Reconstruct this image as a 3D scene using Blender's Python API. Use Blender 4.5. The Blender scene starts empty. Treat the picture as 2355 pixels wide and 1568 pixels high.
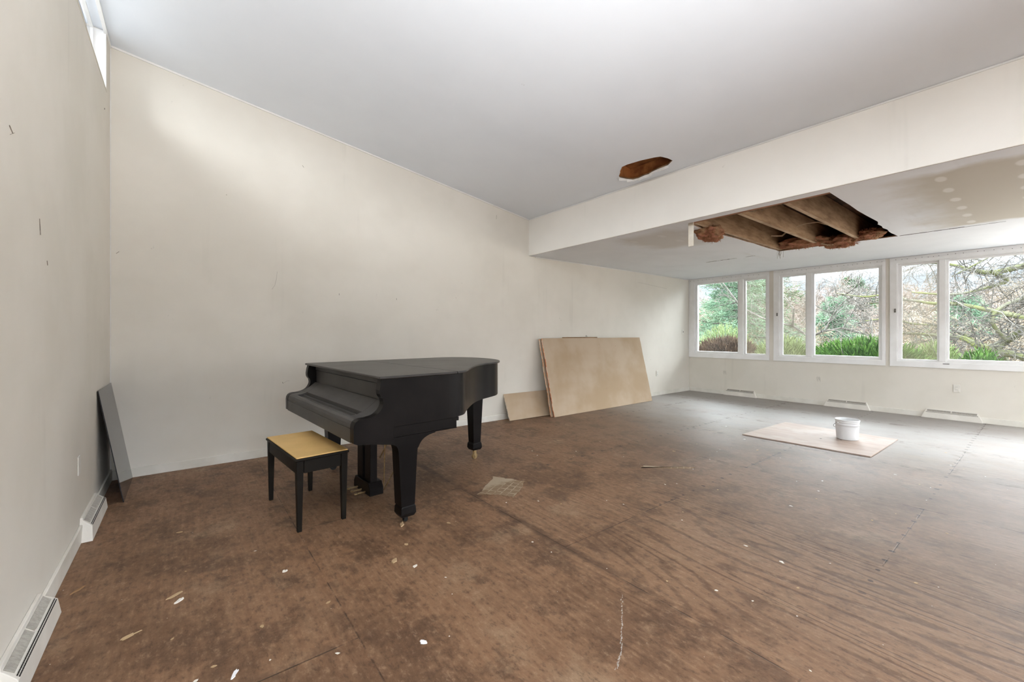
import bpy, bmesh, math, random
from mathutils import Vector, Matrix
from mathutils.geometry import tessellate_polygon

S = bpy.context.scene
C = S.collection
R = math.radians

# ------------------------------------------------------------------ camera
cam_d = bpy.data.cameras.new('camera')
cam_d.sensor_width = 36.0
cam_d.lens = 14.78
cam_d.shift_y = -0.00695
cam_d.clip_start = 0.03
cam_d.clip_end = 500
cam = bpy.data.objects.new('camera', cam_d)
cam.location = (0, 0, 1.277)
cam.rotation_euler = (R(90), 0, R(-37.952))
C.objects.link(cam)
S.camera = cam

# ------------------------------------------------------------------ view + sky
S.view_settings.view_transform = 'Standard'
S.view_settings.look = 'None'
S.view_settings.gamma = 1.0
S.view_settings.use_curve_mapping = False
S.view_settings.exposure = 1.82

W = bpy.data.worlds.new('world')
S.world = W
W.use_nodes = True
nt = W.node_tree
nt.nodes.clear()
wo = nt.nodes.new('ShaderNodeOutputWorld')
bg = nt.nodes.new('ShaderNodeBackground')
tc = nt.nodes.new('ShaderNodeTexCoord')
sp = nt.nodes.new('ShaderNodeSeparateXYZ')
rp = nt.nodes.new('ShaderNodeValToRGB')
SKY = [(0.0, (.31, .335, .37)), (.10, (.29, .34, .405)), (.24, (4.2, 4.55, 4.9)), (.5, (5.9, 6.3, 6.7)), (1.0, (6.0, 6.4, 6.8))]
# colours are stored divided by 8 and restored by the strength
rp.color_ramp.elements[0].position = SKY[0][0]
rp.color_ramp.elements[1].position = SKY[-1][0]
for pos_, _c in SKY[1:-1]:
    rp.color_ramp.elements.new(pos_)
for el, (_p, c_) in zip(rp.color_ramp.elements, SKY):
    el.color = (c_[0] / 8, c_[1] / 8, c_[2] / 8, 1)
bg.inputs[1].default_value = 8.0
nt.links.new(tc.outputs['Generated'], sp.inputs[0])
nt.links.new(sp.outputs[2], rp.inputs[0])
nt.links.new(rp.outputs[0], bg.inputs[0])
nt.links.new(bg.outputs[0], wo.inputs[0])

# room numbers (metres): camera stands at x = y = 0
XL, XW, YP, YR = -0.5086, 9.0133, 5.0367, -4.6
XB, ZBB, ZBT, SL = 4.2625, 2.4987, 3.0685, -0.1508


def zceil(x):
    return ZBT + (x - XB) * SL


# area lamps: unseen fill added to brighten the room, and clerestory daylight
def area(name, loc, rot, sx, sy, power, col=(1, .98, .95)):
    l = bpy.data.lights.new(name, 'AREA')
    l.shape = 'RECTANGLE'
    l.size, l.size_y = sx, sy
    l.energy = power
    l.color = col
    o = bpy.data.objects.new(name, l)
    o.location = loc
    o.rotation_euler = rot
    C.objects.link(o)
    return o


for i, xx in enumerate((0.9, 3.6, 6.6)):  # fill lamps added at the unseen rear openings
    area('rear_fill', (xx, YR + 0.02, 1.55), (R(118), 0, 0), 2.1, 1.7, 3.2, (.93, .97, 1.0))
for yy in (-0.95, -2.8):  # fill lamps added out of view, tilted up towards the ceiling
    area('side_fill', (XW - 0.03, yy, 1.62), (0, R(130), 0), 1.5, 1.5, 13, (.95, .98, 1.0))
# unseen fill lamp added behind the camera to brighten the sloping ceiling
fl_ = area('ceiling_fill', (.5, -1.7, .9), (0, 0, 0), .8, .8, 28.5, (.95, .975, 1.0))
fl_.rotation_euler = Vector((.08, .62, .78)).to_track_quat('-Z', 'Y').to_euler()
fl_.data.spread = R(86)
# unseen lamp added outside the clerestory for the bright patch on the piano wall
pl_ = area('wall_patch_lamp', (-2.3, 2.7, 5.0), (0, 0, 0), 1.5, 1.5, 24, (1, .99, .975))
pl_.rotation_euler = (Vector((.05, 5.04, 3.05)) - Vector((-2.3, 2.7, 5.0))).to_track_quat('-Z', 'Y').to_euler()
area('clerestory_daylight', (XL - 0.42, 0.3, 3.62), (0, R(-68), 0), 0.42, 8.6, 12, (.97, .985, 1.0))

# ------------------------------------------------------------------ node helper


class E:
    """a socket with arithmetic"""

    def __init__(s, t, k):
        s.t, s.k = t, k

    def m(s, op, *a):
        n = s.t.nodes.new('ShaderNodeMath')
        n.operation = op
        for i, x in enumerate((s,) + a):
            if isinstance(x, E):
                s.t.links.new(x.k, n.inputs[i])
            else:
                n.inputs[i].default_value = x
        return E(s.t, n.outputs[0])

    def __add__(s, o): return s.m('ADD', o)
    def __sub__(s, o): return s.m('SUBTRACT', o)
    def __mul__(s, o): return s.m('MULTIPLY', o)
    def __truediv__(s, o): return s.m('DIVIDE', o)
    def abs(s): return s.m('ABSOLUTE')
    def sin(s): return s.m('SINE')
    def fract(s): return s.m('FRACT')
    def gt(s, o): return s.m('GREATER_THAN', o)
    def lt(s, o): return s.m('LESS_THAN', o)
    def max(s, o): return s.m('MAXIMUM', o)
    def min(s, o): return s.m('MINIMUM', o)

    def step(s, a, b):
        n = s.t.nodes.new('ShaderNodeMapRange')
        n.interpolation_type = 'SMOOTHSTEP'
        s.t.links.new(s.k, n.inputs[0])
        n.inputs[1].default_value, n.inputs[2].default_value = a, b
        return E(s.t, n.outputs[0])

    def band(s, a, b, soft):
        return s.step(a - soft, a + soft) * (E.one(s.t) - s.step(b - soft, b + soft))

    @staticmethod
    def one(t):
        n = t.nodes.new('ShaderNodeValue')
        n.outputs[0].default_value = 1
        return E(t, n.outputs[0])


class M:
    """material builder"""

    def __init__(s, name, col=(.5, .5, .5), rough=.6, metal=0.0, spec=.5):
        s.mat = bpy.data.materials.new(name)
        s.mat.use_nodes = True
        s.t = s.mat.node_tree
        s.b = s.t.nodes['Principled BSDF']
        s.b.inputs['Base Color'].default_value = (*col, 1)
        s.b.inputs['Roughness'].default_value = rough
        s.b.inputs['Metallic'].default_value = metal
        s.b.inputs['Specular IOR Level'].default_value = spec
        s.tc = s.t.nodes.new('ShaderNodeTexCoord')
        n = s.t.nodes.new('ShaderNodeSeparateXYZ')
        s.t.links.new(s.tc.outputs['Object'], n.inputs[0])
        s.x, s.y, s.z = (E(s.t, n.outputs[i]) for i in range(3))

    def vec(s, x, y, z=0.0):
        n = s.t.nodes.new('ShaderNodeCombineXYZ')
        for i, q in enumerate((x, y, z)):
            if isinstance(q, E):
                s.t.links.new(q.k, n.inputs[i])
            else:
                n.inputs[i].default_value = q
        return n.outputs[0]

    def noise(s, sx, sy=None, sz=None, detail=3, rough=.55, off=0.0, dist=0.0):
        sy = sx if sy is None else sy
        sz = sx if sz is None else sz
        n = s.t.nodes.new('ShaderNodeTexNoise')
        n.inputs['Scale'].default_value = 1
        n.inputs['Detail'].default_value = detail
        n.inputs['Roughness'].default_value = rough
        n.inputs['Distortion'].default_value = dist
        s.t.links.new(s.vec(s.x * sx + off, s.y * sy, s.z * sz), n.inputs['Vector'])
        return E(s.t, n.outputs['Fac'])

    def mix(s, a, b, f):
        n = s.t.nodes.new('ShaderNodeMix')
        n.data_type = 'RGBA'
        for v_, i in ((a, 6), (b, 7)):
            if isinstance(v_, tuple):
                n.inputs[i].default_value = (*v_, 1)
            else:
                s.t.links.new(v_, n.inputs[i])
        if isinstance(f, E):
            s.t.links.new(f.k, n.inputs[0])
        else:
            n.inputs[0].default_value = f
        return n.outputs[2]

    def color(s, sock):
        s.t.links.new(sock, s.b.inputs['Base Color'])
        return s

    def rough(s, e):
        s.t.links.new(e.k, s.b.inputs['Roughness'])
        return s

    def bump(s, e, dist=.01, strength=.5):
        n = s.t.nodes.new('ShaderNodeBump')
        n.inputs['Strength'].default_value = strength
        n.inputs['Distance'].default_value = dist
        s.t.links.new(e.k, n.inputs['Height'])
        s.t.links.new(n.outputs[0], s.b.inputs['Normal'])
        return s


def mottled(name, a, b, scale, rough=.6, metal=0.0, spec=.4, detail=4, lo=.35, hi=.65, bump=0, sx=1, sy=1, sz=1):
    m = M(name, a, rough, metal, spec)
    n = m.noise(scale * sx, scale * sy, scale * sz, detail)
    m.color(m.mix(a, b, n.step(lo, hi)))
    if bump:
        m.bump(n, bump)
    return m.mat


# ------------------------------------------------------------------ mesh helpers
def box(bm, x0, x1, y0, y1, z0, z1):
    v = [bm.verts.new((x, y, z)) for z in (z0, z1) for x, y in ((x0, y0), (x1, y0), (x1, y1), (x0, y1))]
    for f in ((3, 2, 1, 0), (4, 5, 6, 7), (0, 1, 5, 4), (1, 2, 6, 5), (2, 3, 7, 6), (3, 0, 4, 7)):
        bm.faces.new([v[i] for i in f])
    return v


def prism(bm, poly, f, a, b):
    """polygon (p, q) extruded from depth a to b; f(p, q, d) gives the point"""
    A = [bm.verts.new(f(p, q, a)) for p, q in poly]
    B = [bm.verts.new(f(p, q, b)) for p, q in poly]
    n = len(poly)
    bm.faces.new(A[::-1])
    bm.faces.new(B)
    for i in range(n):
        bm.faces.new((A[i], A[(i + 1) % n], B[(i + 1) % n], B[i]))


def slab(bm, outer, holes, f, a, b):
    loops = [outer] + holes
    tri = tessellate_polygon([[Vector((p, q, 0)) for p, q in l] for l in loops])
    flat = [pt for l in loops for pt in l]
    A = [bm.verts.new(f(p, q, a)) for p, q in flat]
    B = [bm.verts.new(f(p, q, b)) for p, q in flat]
    for t in tri:
        bm.faces.new([A[i] for i in t])
        bm.faces.new([B[i] for i in reversed(t)])
    k = 0
    for l in loops:
        n = len(l)
        for i in range(n):
            i0, i1 = k + i, k + (i + 1) % n
            bm.faces.new((A[i0], A[i1], B[i1], B[i0]))
        k += n


def ring_frame(p0, p1, ax):
    d = (Vector(p1) - Vector(p0)).normalized()
    a = Vector((0, 0, 1)) if abs(d.z) < .9 else Vector((1, 0, 0))
    u = d.cross(a).normalized()
    return u, d.cross(u).normalized()


def tube(bm, pts, rad, n=8, cap=True):
    pts = [Vector(p) for p in pts]
    if not hasattr(rad, '__len__'):
        rad = [rad] * len(pts)
    prev = None
    rings = []
    for i, p in enumerate(pts):
        a = pts[max(i - 1, 0)]
        b = pts[min(i + 1, len(pts) - 1)]
        d = (b - a).normalized()
        if prev is None:
            ref = Vector((0, 0, 1)) if abs(d.z) < .9 else Vector((1, 0, 0))
            u = d.cross(ref).normalized()
        else:
            u = (prev - d * prev.dot(d)).normalized()
        prev = u
        w = d.cross(u)
        rings.append([bm.verts.new(p + (u * math.cos(2 * math.pi * k / n) + w * math.sin(2 * math.pi * k / n)) * rad[i]) for k in range(n)])
    for r0, r1 in zip(rings, rings[1:]):
        for k in range(n):
            bm.faces.new((r0[k], r0[(k + 1) % n], r1[(k + 1) % n], r1[k]))
    if cap:
        bm.faces.new(rings[0][::-1])
        bm.faces.new(rings[-1])


def lathe(bm, prof, cx=0, cy=0, n=32, close=False):
    rings = [[bm.verts.new((cx + r * math.cos(2 * math.pi * k / n), cy + r * math.sin(2 * math.pi * k / n), z)) for k in range(n)] for r, z in prof]
    for r0, r1 in zip(rings, rings[1:]):
        for k in range(n):
            bm.faces.new((r0[k], r0[(k + 1) % n], r1[(k + 1) % n], r1[k]))
    if close:
        bm.faces.new(rings[0][::-1])
        bm.faces.new(rings[-1])


def taper(bm, cx, cy, z0, z1, h0x, h0y, h1x, h1y, dx=0, dy=0):
    """square post from half-sizes h0 at z0 to h1 at z1"""
    v = [bm.verts.new((cx + sx * hx + ox, cy + sy * hy + oy, z)) for z, hx, hy, ox, oy in ((z0, h0x, h0y, 0, 0), (z1, h1x, h1y, dx, dy)) for sx, sy in ((-1, -1), (1, -1), (1, 1), (-1, 1))]
    for f in ((3, 2, 1, 0), (4, 5, 6, 7), (0, 1, 5, 4), (1, 2, 6, 5), (2, 3, 7, 6), (3, 0, 4, 7)):
        bm.faces.new([v[i] for i in f])


def obj(name, bm, mat, parent=None, bevel=0.0, smooth=False, seg=2, loc=None):
    bmesh.ops.recalc_face_normals(bm, faces=bm.faces)
    me = bpy.data.meshes.new(name)
    bm.to_mesh(me)
    bm.free()
    return link(name, me, mat, parent, bevel, smooth, seg, loc)


def link(name, me, mat, parent=None, bevel=0.0, smooth=False, seg=2, loc=None):
    if mat is not None:
        me.materials.append(mat)
    o = bpy.data.objects.new(name, me)
    C.objects.link(o)
    if parent is not None:
        o.parent = parent
    if loc is not None:
        o.location = loc
    if smooth:
        for p in me.polygons:
            p.use_smooth = True
    if bevel:
        md = o.modifiers.new('bevel', 'BEVEL')
        md.width = bevel
        md.segments = seg
        md.limit_method = 'ANGLE'
        md.angle_limit = R(35)
    return o


def tag(o, label, cat, group=None, kind=None):
    o['label'] = label
    o['category'] = cat
    if group:
        o['group'] = group
    if kind:
        o['kind'] = kind
    return o


def thing(name, label, cat, loc=(0, 0, 0), rz=0.0, group=None):
    o = bpy.data.objects.new(name, None)
    o.empty_display_size = .1
    o.location = loc
    o.rotation_euler = (0, 0, rz)
    C.objects.link(o)
    return tag(o, label, cat, group)


def struct(name, bm, mat, parent=None, bevel=0.0):
    o = obj(name, bm, mat, parent, bevel)
    if parent is None:
        o['kind'] = 'structure'
    return o


def copy_tree(o, parent=None):
    c = o.copy()
    C.objects.link(c)
    if parent is not None:
        c.parent = parent
    for ch in list(o.children):
        copy_tree(ch, c)
    return c


BM = bmesh.new
fY = lambda p, q, d: (p, d, q)      # polygon in x,z extruded along y
fX = lambda p, q, d: (d, p, q)      # polygon in y,z extruded along x
fZ = lambda p, q, d: (p, q, d)

# ------------------------------------------------------------------ materials: the shell


def mk_wall(name, a, b, dirt, along):
    m = M(name, a, .62, 0, .25)
    n1 = m.noise(.9, .9, .9, 4, .6)
    st = m.noise(5 if along == 'x' else .5, .5 if along == 'x' else 5, .45, 3, .55, 3.0)
    fine = m.noise(60, 60, 60, 2)
    c1 = m.mix(a, b, n1.step(.38, .68))
    sm = st.step(.60, .80) * n1.step(.40, .65)
    c2 = m.mix(c1, dirt, sm * .35)
    spot = m.noise(9, 9, 6, 5, .65, 11.0).step(.69, .76) * m.noise(1.3, 1.3, 1.3, 2, .5, 5.0).step(.5, .62)
    c3 = m.mix(c2, (dirt[0] * .6, dirt[1] * .58, dirt[2] * .55), spot * .45)
    m.color(c3)
    m.bump(fine, .0012, .25)
    return m.mat


wall_cream = mk_wall('cream wall paint', (.77, .725, .65), (.715, .67, .595), (.50, .465, .405), 'x')
wall_cream_l = mk_wall('cream wall paint on the window side', (.77, .725, .65), (.715, .67, .59), (.50, .465, .405), 'y')
beam_paint = mk_wall('cream beam paint', (.87, .825, .765), (.83, .785, .725), (.55, .51, .45), 'y')


def mk_ceiling():
    m = M('white ceiling paint', (.80, .80, .815), .7, 0, .2)
    n1 = m.noise(.7, .7, .7, 4, .6)
    fine = m.noise(45, 45, 45, 2)
    c = m.mix((.83, .86, .905), (.79, .82, .865), n1.step(.35, .7))
    mark = m.noise(6, 6, 6, 5, .7, 4.0).step(.71, .75)
    m.color(m.mix(c, (.55, .54, .53), mark * .3))
    m.bump(fine, .001, .2)
    return m.mat


ceil_white = mk_ceiling()


def mk_low_ceiling():
    m = M('stained low ceiling', (.78, .78, .79), .75, 0, .2)
    n1 = m.noise(1.1, 1.1, 1, 4, .6)
    wob = (m.noise(2.2, 2.2, 1, 4, .6, 7.0) - .5) * .55
    c = m.mix((.85, .87, .90), (.80, .82, .85), n1.step(.35, .7))
    # bare yellowed board, brushed over with white at its margins
    yb = m.y + wob
    xb = m.x + wob * .6
    bare = xb.band(4.50, 6.93, .08) * (E.one(m.t) - yb.step(.50, 1.05))
    bare2 = xb.band(4.45, 5.5, .15) * yb.band(2.75, 3.5, .18)
    streak = m.noise(.8, 6.5, 1, 4, .6, 2.0).step(.58, .72)
    near = m.x.band(4.3, 7.3, .3) * m.y.band(.3, 3.6, .4)
    c = m.mix(c, (.56, .515, .43), bare * .9)
    c = m.mix(c, (.60, .56, .50), bare2 * .6)
    c = m.mix(c, (.62, .60, .56), streak * near * .25)
    # filled screw heads, dabbed white in rows
    gx = ((m.x + wob * .05) / .41).fract() - .5
    gy = ((m.y + wob * .05) / .41 + .2).fract() - .5
    dab = (gx * gx * 7.0 + gy * gy * 40.0)
    dm = E.one(m.t) - dab.step(.12, .4)
    c = m.mix(c, (.80, .78, .74), dm * bare * .75)
    c = m.mix(c, (.78, .77, .75), dm * bare2 * .7)
    # strip beside the window stayed white
    m.color(c)
    m.bump(m.noise(40, 40, 40, 2), .001, .2)
    return m.mat


ceil_low = mk_low_ceiling()
trim_white = mottled('white trim paint', (.80, .78, .745), (.74, .715, .675), 3.0, .45, 0, .4)
base_paint = mottled('baseboard paint', (.78, .745, .68), (.70, .665, .59), 4.0, .5, 0, .35)
frame_white = mottled('window frame paint', (.90, .89, .88), (.85, .84, .825), 5.0, .4, 0, .4)


def mk_floor():
    m = M('stained plywood subfloor', (.15, .09, .055), .55, 0, .35)
    # sheet by sheet shift of the figure, sheets 1.22 m wide in x and 2.44 m long in y
    col = ((m.x - .58) / 1.22).m('FLOOR')
    odd = (col * .5).fract() * 2.0
    row = ((m.y - .57 + odd * 1.22) / 2.44).m('FLOOR')
    shift = col * 3.7 + row * 9.1

    def nz(sx, sy, detail, rough, off=0.0):
        n = m.t.nodes.new('ShaderNodeTexNoise')
        n.inputs['Scale'].default_value = 1
        n.inputs['Detail'].default_value = detail
        n.inputs['Roughness'].default_value = rough
        m.t.links.new(m.vec(m.x * sx + off, m.y * sy, shift), n.inputs['Vector'])
        return E(m.t, n.outputs['Fac'])
    one = E.one(m.t)
    fig = nz(1.5, .15, 2.0, .5)
    wig = nz(18, 1.6, 2, .5, 4.0)
    ring = (fig * 230.0 + wig * 2.2).sin()
    line = ring.step(.35, .98)                        # narrow dark growth rings
    fibre = nz(190, 6, 2, .6, 8.0)
    streak = nz(46, 2.6, 3, .6, 5.0)
    patch = m.noise(1.25, 1.0, 1, 6, .68, 1.5)
    blot = m.noise(3.2, 2.6, 1, 7, .72, 9.0)
    fine = m.noise(34, 17, 1, 6, .78, 70.0)
    worn = m.noise(.55, .5, 1, 5, .62, 21.0)
    dark, mid, light = (.066, .030, .013), (.225, .120, .064), (.355, .222, .132)
    # the figure of the wood shows best where feet have scrubbed the floor clean
    clean = (m.x + (worn - .5) * 2.0).band(1.75, 3.3, .35) * (one - (m.y + (patch - .5) * 1.6).step(1.3, 2.6))
    show = (clean * .62 + patch.step(.42, .66) * .30).min(.75)
    c = m.mix(mid, light, streak.step(.35, .75) * .40)
    c = m.mix(c, (.30, .20, .128), clean * fibre.step(.3, .7) * .45)
    c = m.mix(c, dark, line * show * .85)
    c = m.mix(c, (.115, .060, .031), (one - clean * .7) * patch.step(.44, .62) * .62)
    c = m.mix(c, (.095, .050, .027), blot.step(.49, .64) * (one - clean * .55) * .78)
    c = m.mix(c, (.37, .25, .155), m.noise(2.2, 1.7, 1, 7, .72, 33.0).step(.54, .70) * .60)
    c = m.mix(c, (.055, .028, .015), fine.step(.51, .65) * .55)
    c = m.mix(c, (.46, .31, .20), (one - fine.step(.33, .48)) * .36)
    # dusty floor on the window side, greyed partly to carry window glare
    dust_glare = ((m.x - m.y * .30) + (worn - .5) * 2.6).step(1.6, 4.6)
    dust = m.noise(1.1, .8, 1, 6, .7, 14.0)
    c = m.mix(c, (.140, .098, .068), dust_glare * (dust.step(.25, .6) * .35 + .42))
    pale = (m.x + (worn - .5) * 2.2).step(4.6, 7.8)  # paler near the windows: their glare painted into the floor colour
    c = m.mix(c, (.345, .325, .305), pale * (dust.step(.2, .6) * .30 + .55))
    # short dark dashes along the grain
    dash = nz(30, 5.5, 3, .6, 16.0).step(.66, .72) * m.x.step(2.4, 3.6)
    c = m.mix(c, (.07, .047, .034), dash * .7)
    # seams
    sx = (((m.x - .58) / 1.22 + .5).fract() - .5).abs() * 1.22
    sy = (((m.y - .57 + odd * 1.22) / 2.44 + .5).fract() - .5).abs() * 2.44
    ragged = m.noise(7, 7, 1, 4, .6, 2.0)
    seam = (E.one(m.t) - sx.min(sy).step(.001, .005)) * ragged.step(.42, .58)
    smear = (E.one(m.t) - sx.min(sy).step(.0, .12)) * ragged.step(.42, .62)
    c = m.mix(c, (.07, .038, .022), smear * ragged.step(.5, .62) * .40)
    c = m.mix(c, (.03, .017, .011), seam * .7)
    # the open joint that runs past the piano, with dirt along it
    joint = (E.one(m.t) - (m.x - 1.81 + (ragged - .5) * .05).abs().step(.008, .05)) * m.y.step(1.1, 1.6) * m.noise(2.5, 2.5, 1, 4, .7, 41.0).step(.36, .56)
    c = m.mix(c, (.055, .028, .015), joint * .65)
    # nail heads along the rows
    nx = (((m.x) / .16).fract() - .5).abs() * .16
    ny = (((m.y - .575) / 1.22 + .5).fract() - .5).abs() * 1.22
    jig = (m.noise(9, 9, 1, 1, .5, 3.0) - .5) * .05
    nail = (E.one(m.t) - (nx * nx + (ny + jig) * (ny + jig)).step(.00008, .00022)) * (m.x.step(2.2, 3.0))
    c = m.mix(c, (.025, .016, .012), nail * .85)
    # dark scuffs and white flecks
    scuff = m.noise(24, 20, 1, 3, .6, 6.0).step(.70, .76)
    c = m.mix(c, (.05, .032, .024), scuff * .6)
    # chalky scrapes
    chalk = m.noise(5, 8, 1, 5, .75, 50.0).step(.66, .78) * m.noise(.9, .9, 1, 2, .5, 60.0).step(.5, .66)
    c = m.mix(c, (.45, .40, .36), chalk * .5)
    fleck = m.noise(62, 62, 1, 1, .5, 17.0).step(.795, .83)
    c = m.mix(c, (.62, .57, .50), fleck * .8)
    m.color(c)
    m.rough(one * .46 + patch * .20)
    m.bump(one * .2 - line * show * .5 + fine * .5 - seam * 1.5, .004, .4)
    return m.mat


floor_ply = mk_floor()
old_wood = mottled('old brown timber', (.21, .115, .055), (.105, .052, .025), 5.0, .75, 0, .2, 5, .3, .7, 0, 1.0, 6.0, 3.0)
joist_wood = mottled('dusty joist timber', (.40, .255, .145), (.21, .12, .06), 4.0, .8, 0, .2, 5, .3, .7, 0, .8, 4.0, 4.0)
small_brown = mottled('reddish rafter timber', (.50, .20, .065), (.24, .085, .028), 6.0, .65, 0, .3)
small_deck = mottled('reddish boarding over the small hole', (.46, .20, .07), (.17, .07, .03), 4.0, .75, 0, .2)
edge_lit = mottled('joist edge with painted light', (.56, .42, .29), (.40, .28, .18), 5, .85, 0, .2)  # light on the joist undersides, put into a paler colour
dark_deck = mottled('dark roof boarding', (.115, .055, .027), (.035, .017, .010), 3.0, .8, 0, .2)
board_edge = mottled('gypsum edge', (.66, .60, .52), (.46, .36, .26), 14.0, .8, 0, .2)

# ------------------------------------------------------------------ the shell
b = BM()
box(b, XL - .2, XW + .2, YR - .2, YP + .2, -.12, 0)
struct('floor', b, floor_ply)

TOP = 4.05
b = BM()          # wall the piano stands at
slab(b, [(XL - .3, -.1), (XW + .17, -.1), (XW + .17, 2.86), (XB + .13, 2.86), (XB + .13, ZBT + .2), (XL - .3, TOP)], [], fY, YP, YP + .14)
struct('wall_back', b, wall_cream)

b = BM()          # left wall with its clerestory strip
CZ0, CZ1, CY0, CY1 = 3.283, 3.90, -4.2, 4.83
slab(b, [(YR - .1, -.1), (YP + .02, -.1), (YP + .02, TOP - .1), (CY1, TOP - .1), (CY1, CZ0), (CY0, CZ0), (CY0, TOP - .1), (YR - .1, TOP - .1)], [], fX, XL - .15, XL)
struct('wall_left', b, wall_cream_l)

UNITS = [  # opening y0, y1 ; fixed pane y0, y1 ; casement pane y0, y1
    (3.425, 4.900, 3.984, 4.852, 3.464, 3.839),
    (1.700, 3.215, 1.749, 2.646, 2.788, 3.167),
    (0.025, 1.515, 0.072, 0.940, 1.069, 1.467),
]
WZ0, WZ1 = .845, 2.405
b = BM()
holes = [[(u[0], WZ0), (u[1], WZ0), (u[1], WZ1), (u[0], WZ1)] for u in UNITS]
holes.append([(-1.75, WZ0), (-.15, WZ0), (-.15, WZ1), (-1.75, WZ1)])
holes.append([(-3.6, WZ0), (-2.0, WZ0), (-2.0, WZ1), (-3.6, WZ1)])
slab(b, [(YR - .1, -.1), (YP + .02, -.1), (YP + .02, 2.86), (YR - .1, 2.86)], holes, fX, XW, XW + .15)
struct('wall_right', b, wall_cream_l)

b = BM()          # wall behind the camera, with three openings added to let in light
holes = [[(xx - 1.1, .6), (xx + 1.1, .6), (xx + 1.1, 2.42), (xx - 1.1, 2.42)] for xx in (.9, 3.05, 6.6)]
holes = [[(-.2, .6), (2.0, .6), (2.0, 2.5), (-.2, 2.5)], [(2.5, .6), (4.2, .6), (4.2, 2.5), (2.5, 2.5)], [(5.5, .6), (7.7, .6), (7.7, 2.42), (5.5, 2.42)]]
slab(b, [(XL - .3, -.1), (XW + .17, -.1), (XW + .17, 2.86), (XB + .13, 2.86), (XB + .13, ZBT + .2), (XL - .3, TOP)], holes, fY, YR - .14, YR)
struct('wall_front', b, wall_cream)

# sloping ceiling with the small broken hole
HOLE = [(3.839, 2.936), (3.832, 2.86), (3.85, 2.70), (3.885, 2.56), (3.91, 2.50), (3.985, 2.462), (4.052, 2.448), (4.107, 2.537), (4.112, 2.62), (4.121, 2.70), (4.128, 2.743),
        (4.150, 2.80), (4.148, 2.87), (4.161, 2.949), (4.149, 3.018), (4.10, 3.06), (4.016, 3.103), (3.985, 3.091), (3.93, 3.03), (3.89, 3.00)]
b = BM()
slab(b, [(XL - .62, YR - .14), (XB + .1, YR - .14), (XB + .1, YP + .14), (XL - .62, YP + .14)], [HOLE], lambda p, q, d: (p, q, zceil(p) + d), 0, .016)
struct('ceiling', b, ceil_white)

# low ceiling with the fallen sheet
rnd = random.Random(5)
rect = []
c4 = [(4.392, 2.462), (4.392, 1.176), (7.036, 1.178), (6.95, 2.475)]


def ragged(p0, p1, n, amp):
    out = []
    for i in range(n):
        t = i / n
        out.append((p0[0] + (p1[0] - p0[0]) * t + rnd.uniform(-amp, amp) * (i > 0), p0[1] + (p1[1] - p0[1]) * t + rnd.uniform(-amp, amp) * (i > 0)))
    return out


rect += ragged(c4[0], c4[1], 6, .003)
rect += ragged(c4[1], (5.85, 1.176), 5, .004)
rect += [(5.95, 1.16), (6.05, 1.175)]
rect += ragged((6.1, 1.19), c4[2], 7, .010)
rect += ragged(c4[2], c4[3], 10, .014)
rect += ragged(c4[3], (5.35, 2.475), 9, .008)
rect += [(5.20, 2.50), (5.05, 2.56), (4.90, 2.60), (4.80, 2.55), (4.72, 2.49)]
b = BM()
slab(b, [(XB + .0125, YR - .14), (XW + .02, YR - .14), (XW + .02, YP + .02), (XB + .0125, YP + .02)], [rect], fZ, ZBB, ZBB + .014)
low = struct('ceiling.001', b, ceil_low)

b = BM()
box(b, XB, XB + .012, YR - .1, YP + .02, ZBB, ZBT + .012)
box(b, XB + .012, XB + .13, YR - .1, YP + .02, ZBB + .016, ZBT + .012)
struct('ceiling_beam', b, beam_paint, None, .004)

# framing seen through the hole: deck, end plates and joists
b = BM()
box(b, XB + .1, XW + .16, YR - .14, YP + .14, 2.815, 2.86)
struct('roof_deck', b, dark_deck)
b = BM()
box(b, XB + .135, XB + .235, .2, 3.6, ZBB + .016, ZBB + .055)
struct('ceiling_plate', b, mottled('reddish plate timber', (.44, .23, .14), (.28, .135, .075), 6, .8, 0, .2, 4, .3, .7, 0, 4, .6, 4), None, .002)
b = BM()
box(b, XB + .135, XB + .18, .2, 3.6, ZBB + .058, 2.814)
struct('ceiling_ledger', b, joist_wood, None, .002)
for k, y in enumerate((1.125, 1.545, 1.975, 2.452, 2.86)):
    b = BM()
    # the wood itself: a plank on edge from the beam to the window wall
    box(b, XB + .24, XW - .02, y - .019, y + .019, ZBB + .0155, ZBB + .300)
    j = struct('ceiling_joist', b, joist_wood)
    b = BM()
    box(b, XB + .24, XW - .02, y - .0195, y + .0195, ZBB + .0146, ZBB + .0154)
    obj('joist_lit_edge', b, edge_lit, j)  # pale strip painted for the light on the lower edge
b = BM()          # deck over the small hole
slab(b, [(3.3, 1.9), (XB + .02, 1.9), (XB + .02, 3.7), (3.3, 3.7)], [], lambda p, q, d: (p, q, zceil(p) + d), .19, .22)
struct('roof_deck', b, small_deck)
for y in (2.40, 3.135):
    b = BM()
    prism(b, [(3.3, zceil(3.3) + .017), (XB - .005, zceil(XB) + .017), (XB - .005, zceil(XB) + .189), (3.3, zceil(3.3) + .189)], fY, y - .019, y + .019)
    struct('ceiling_rafter', b, small_brown, None)
b = BM()
prism(b, [(3.76, zceil(3.76) + .017), (3.80, zceil(3.80) + .017), (3.80, zceil(3.80) + .189), (3.76, zceil(3.76) + .189)], fY, 2.4195, 3.1155)
struct('ceiling_blocking', b, small_brown, None)
b = BM()
prism(b, [(XB - .030, zceil(XB) + .0175), (XB - .004, zceil(XB) + .0175), (XB - .004, zceil(XB) + .189), (XB - .030, zceil(XB) + .189)], fY, 2.4195, 3.1155)
struct('ceiling_blocking', b, small_brown, None)
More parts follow.
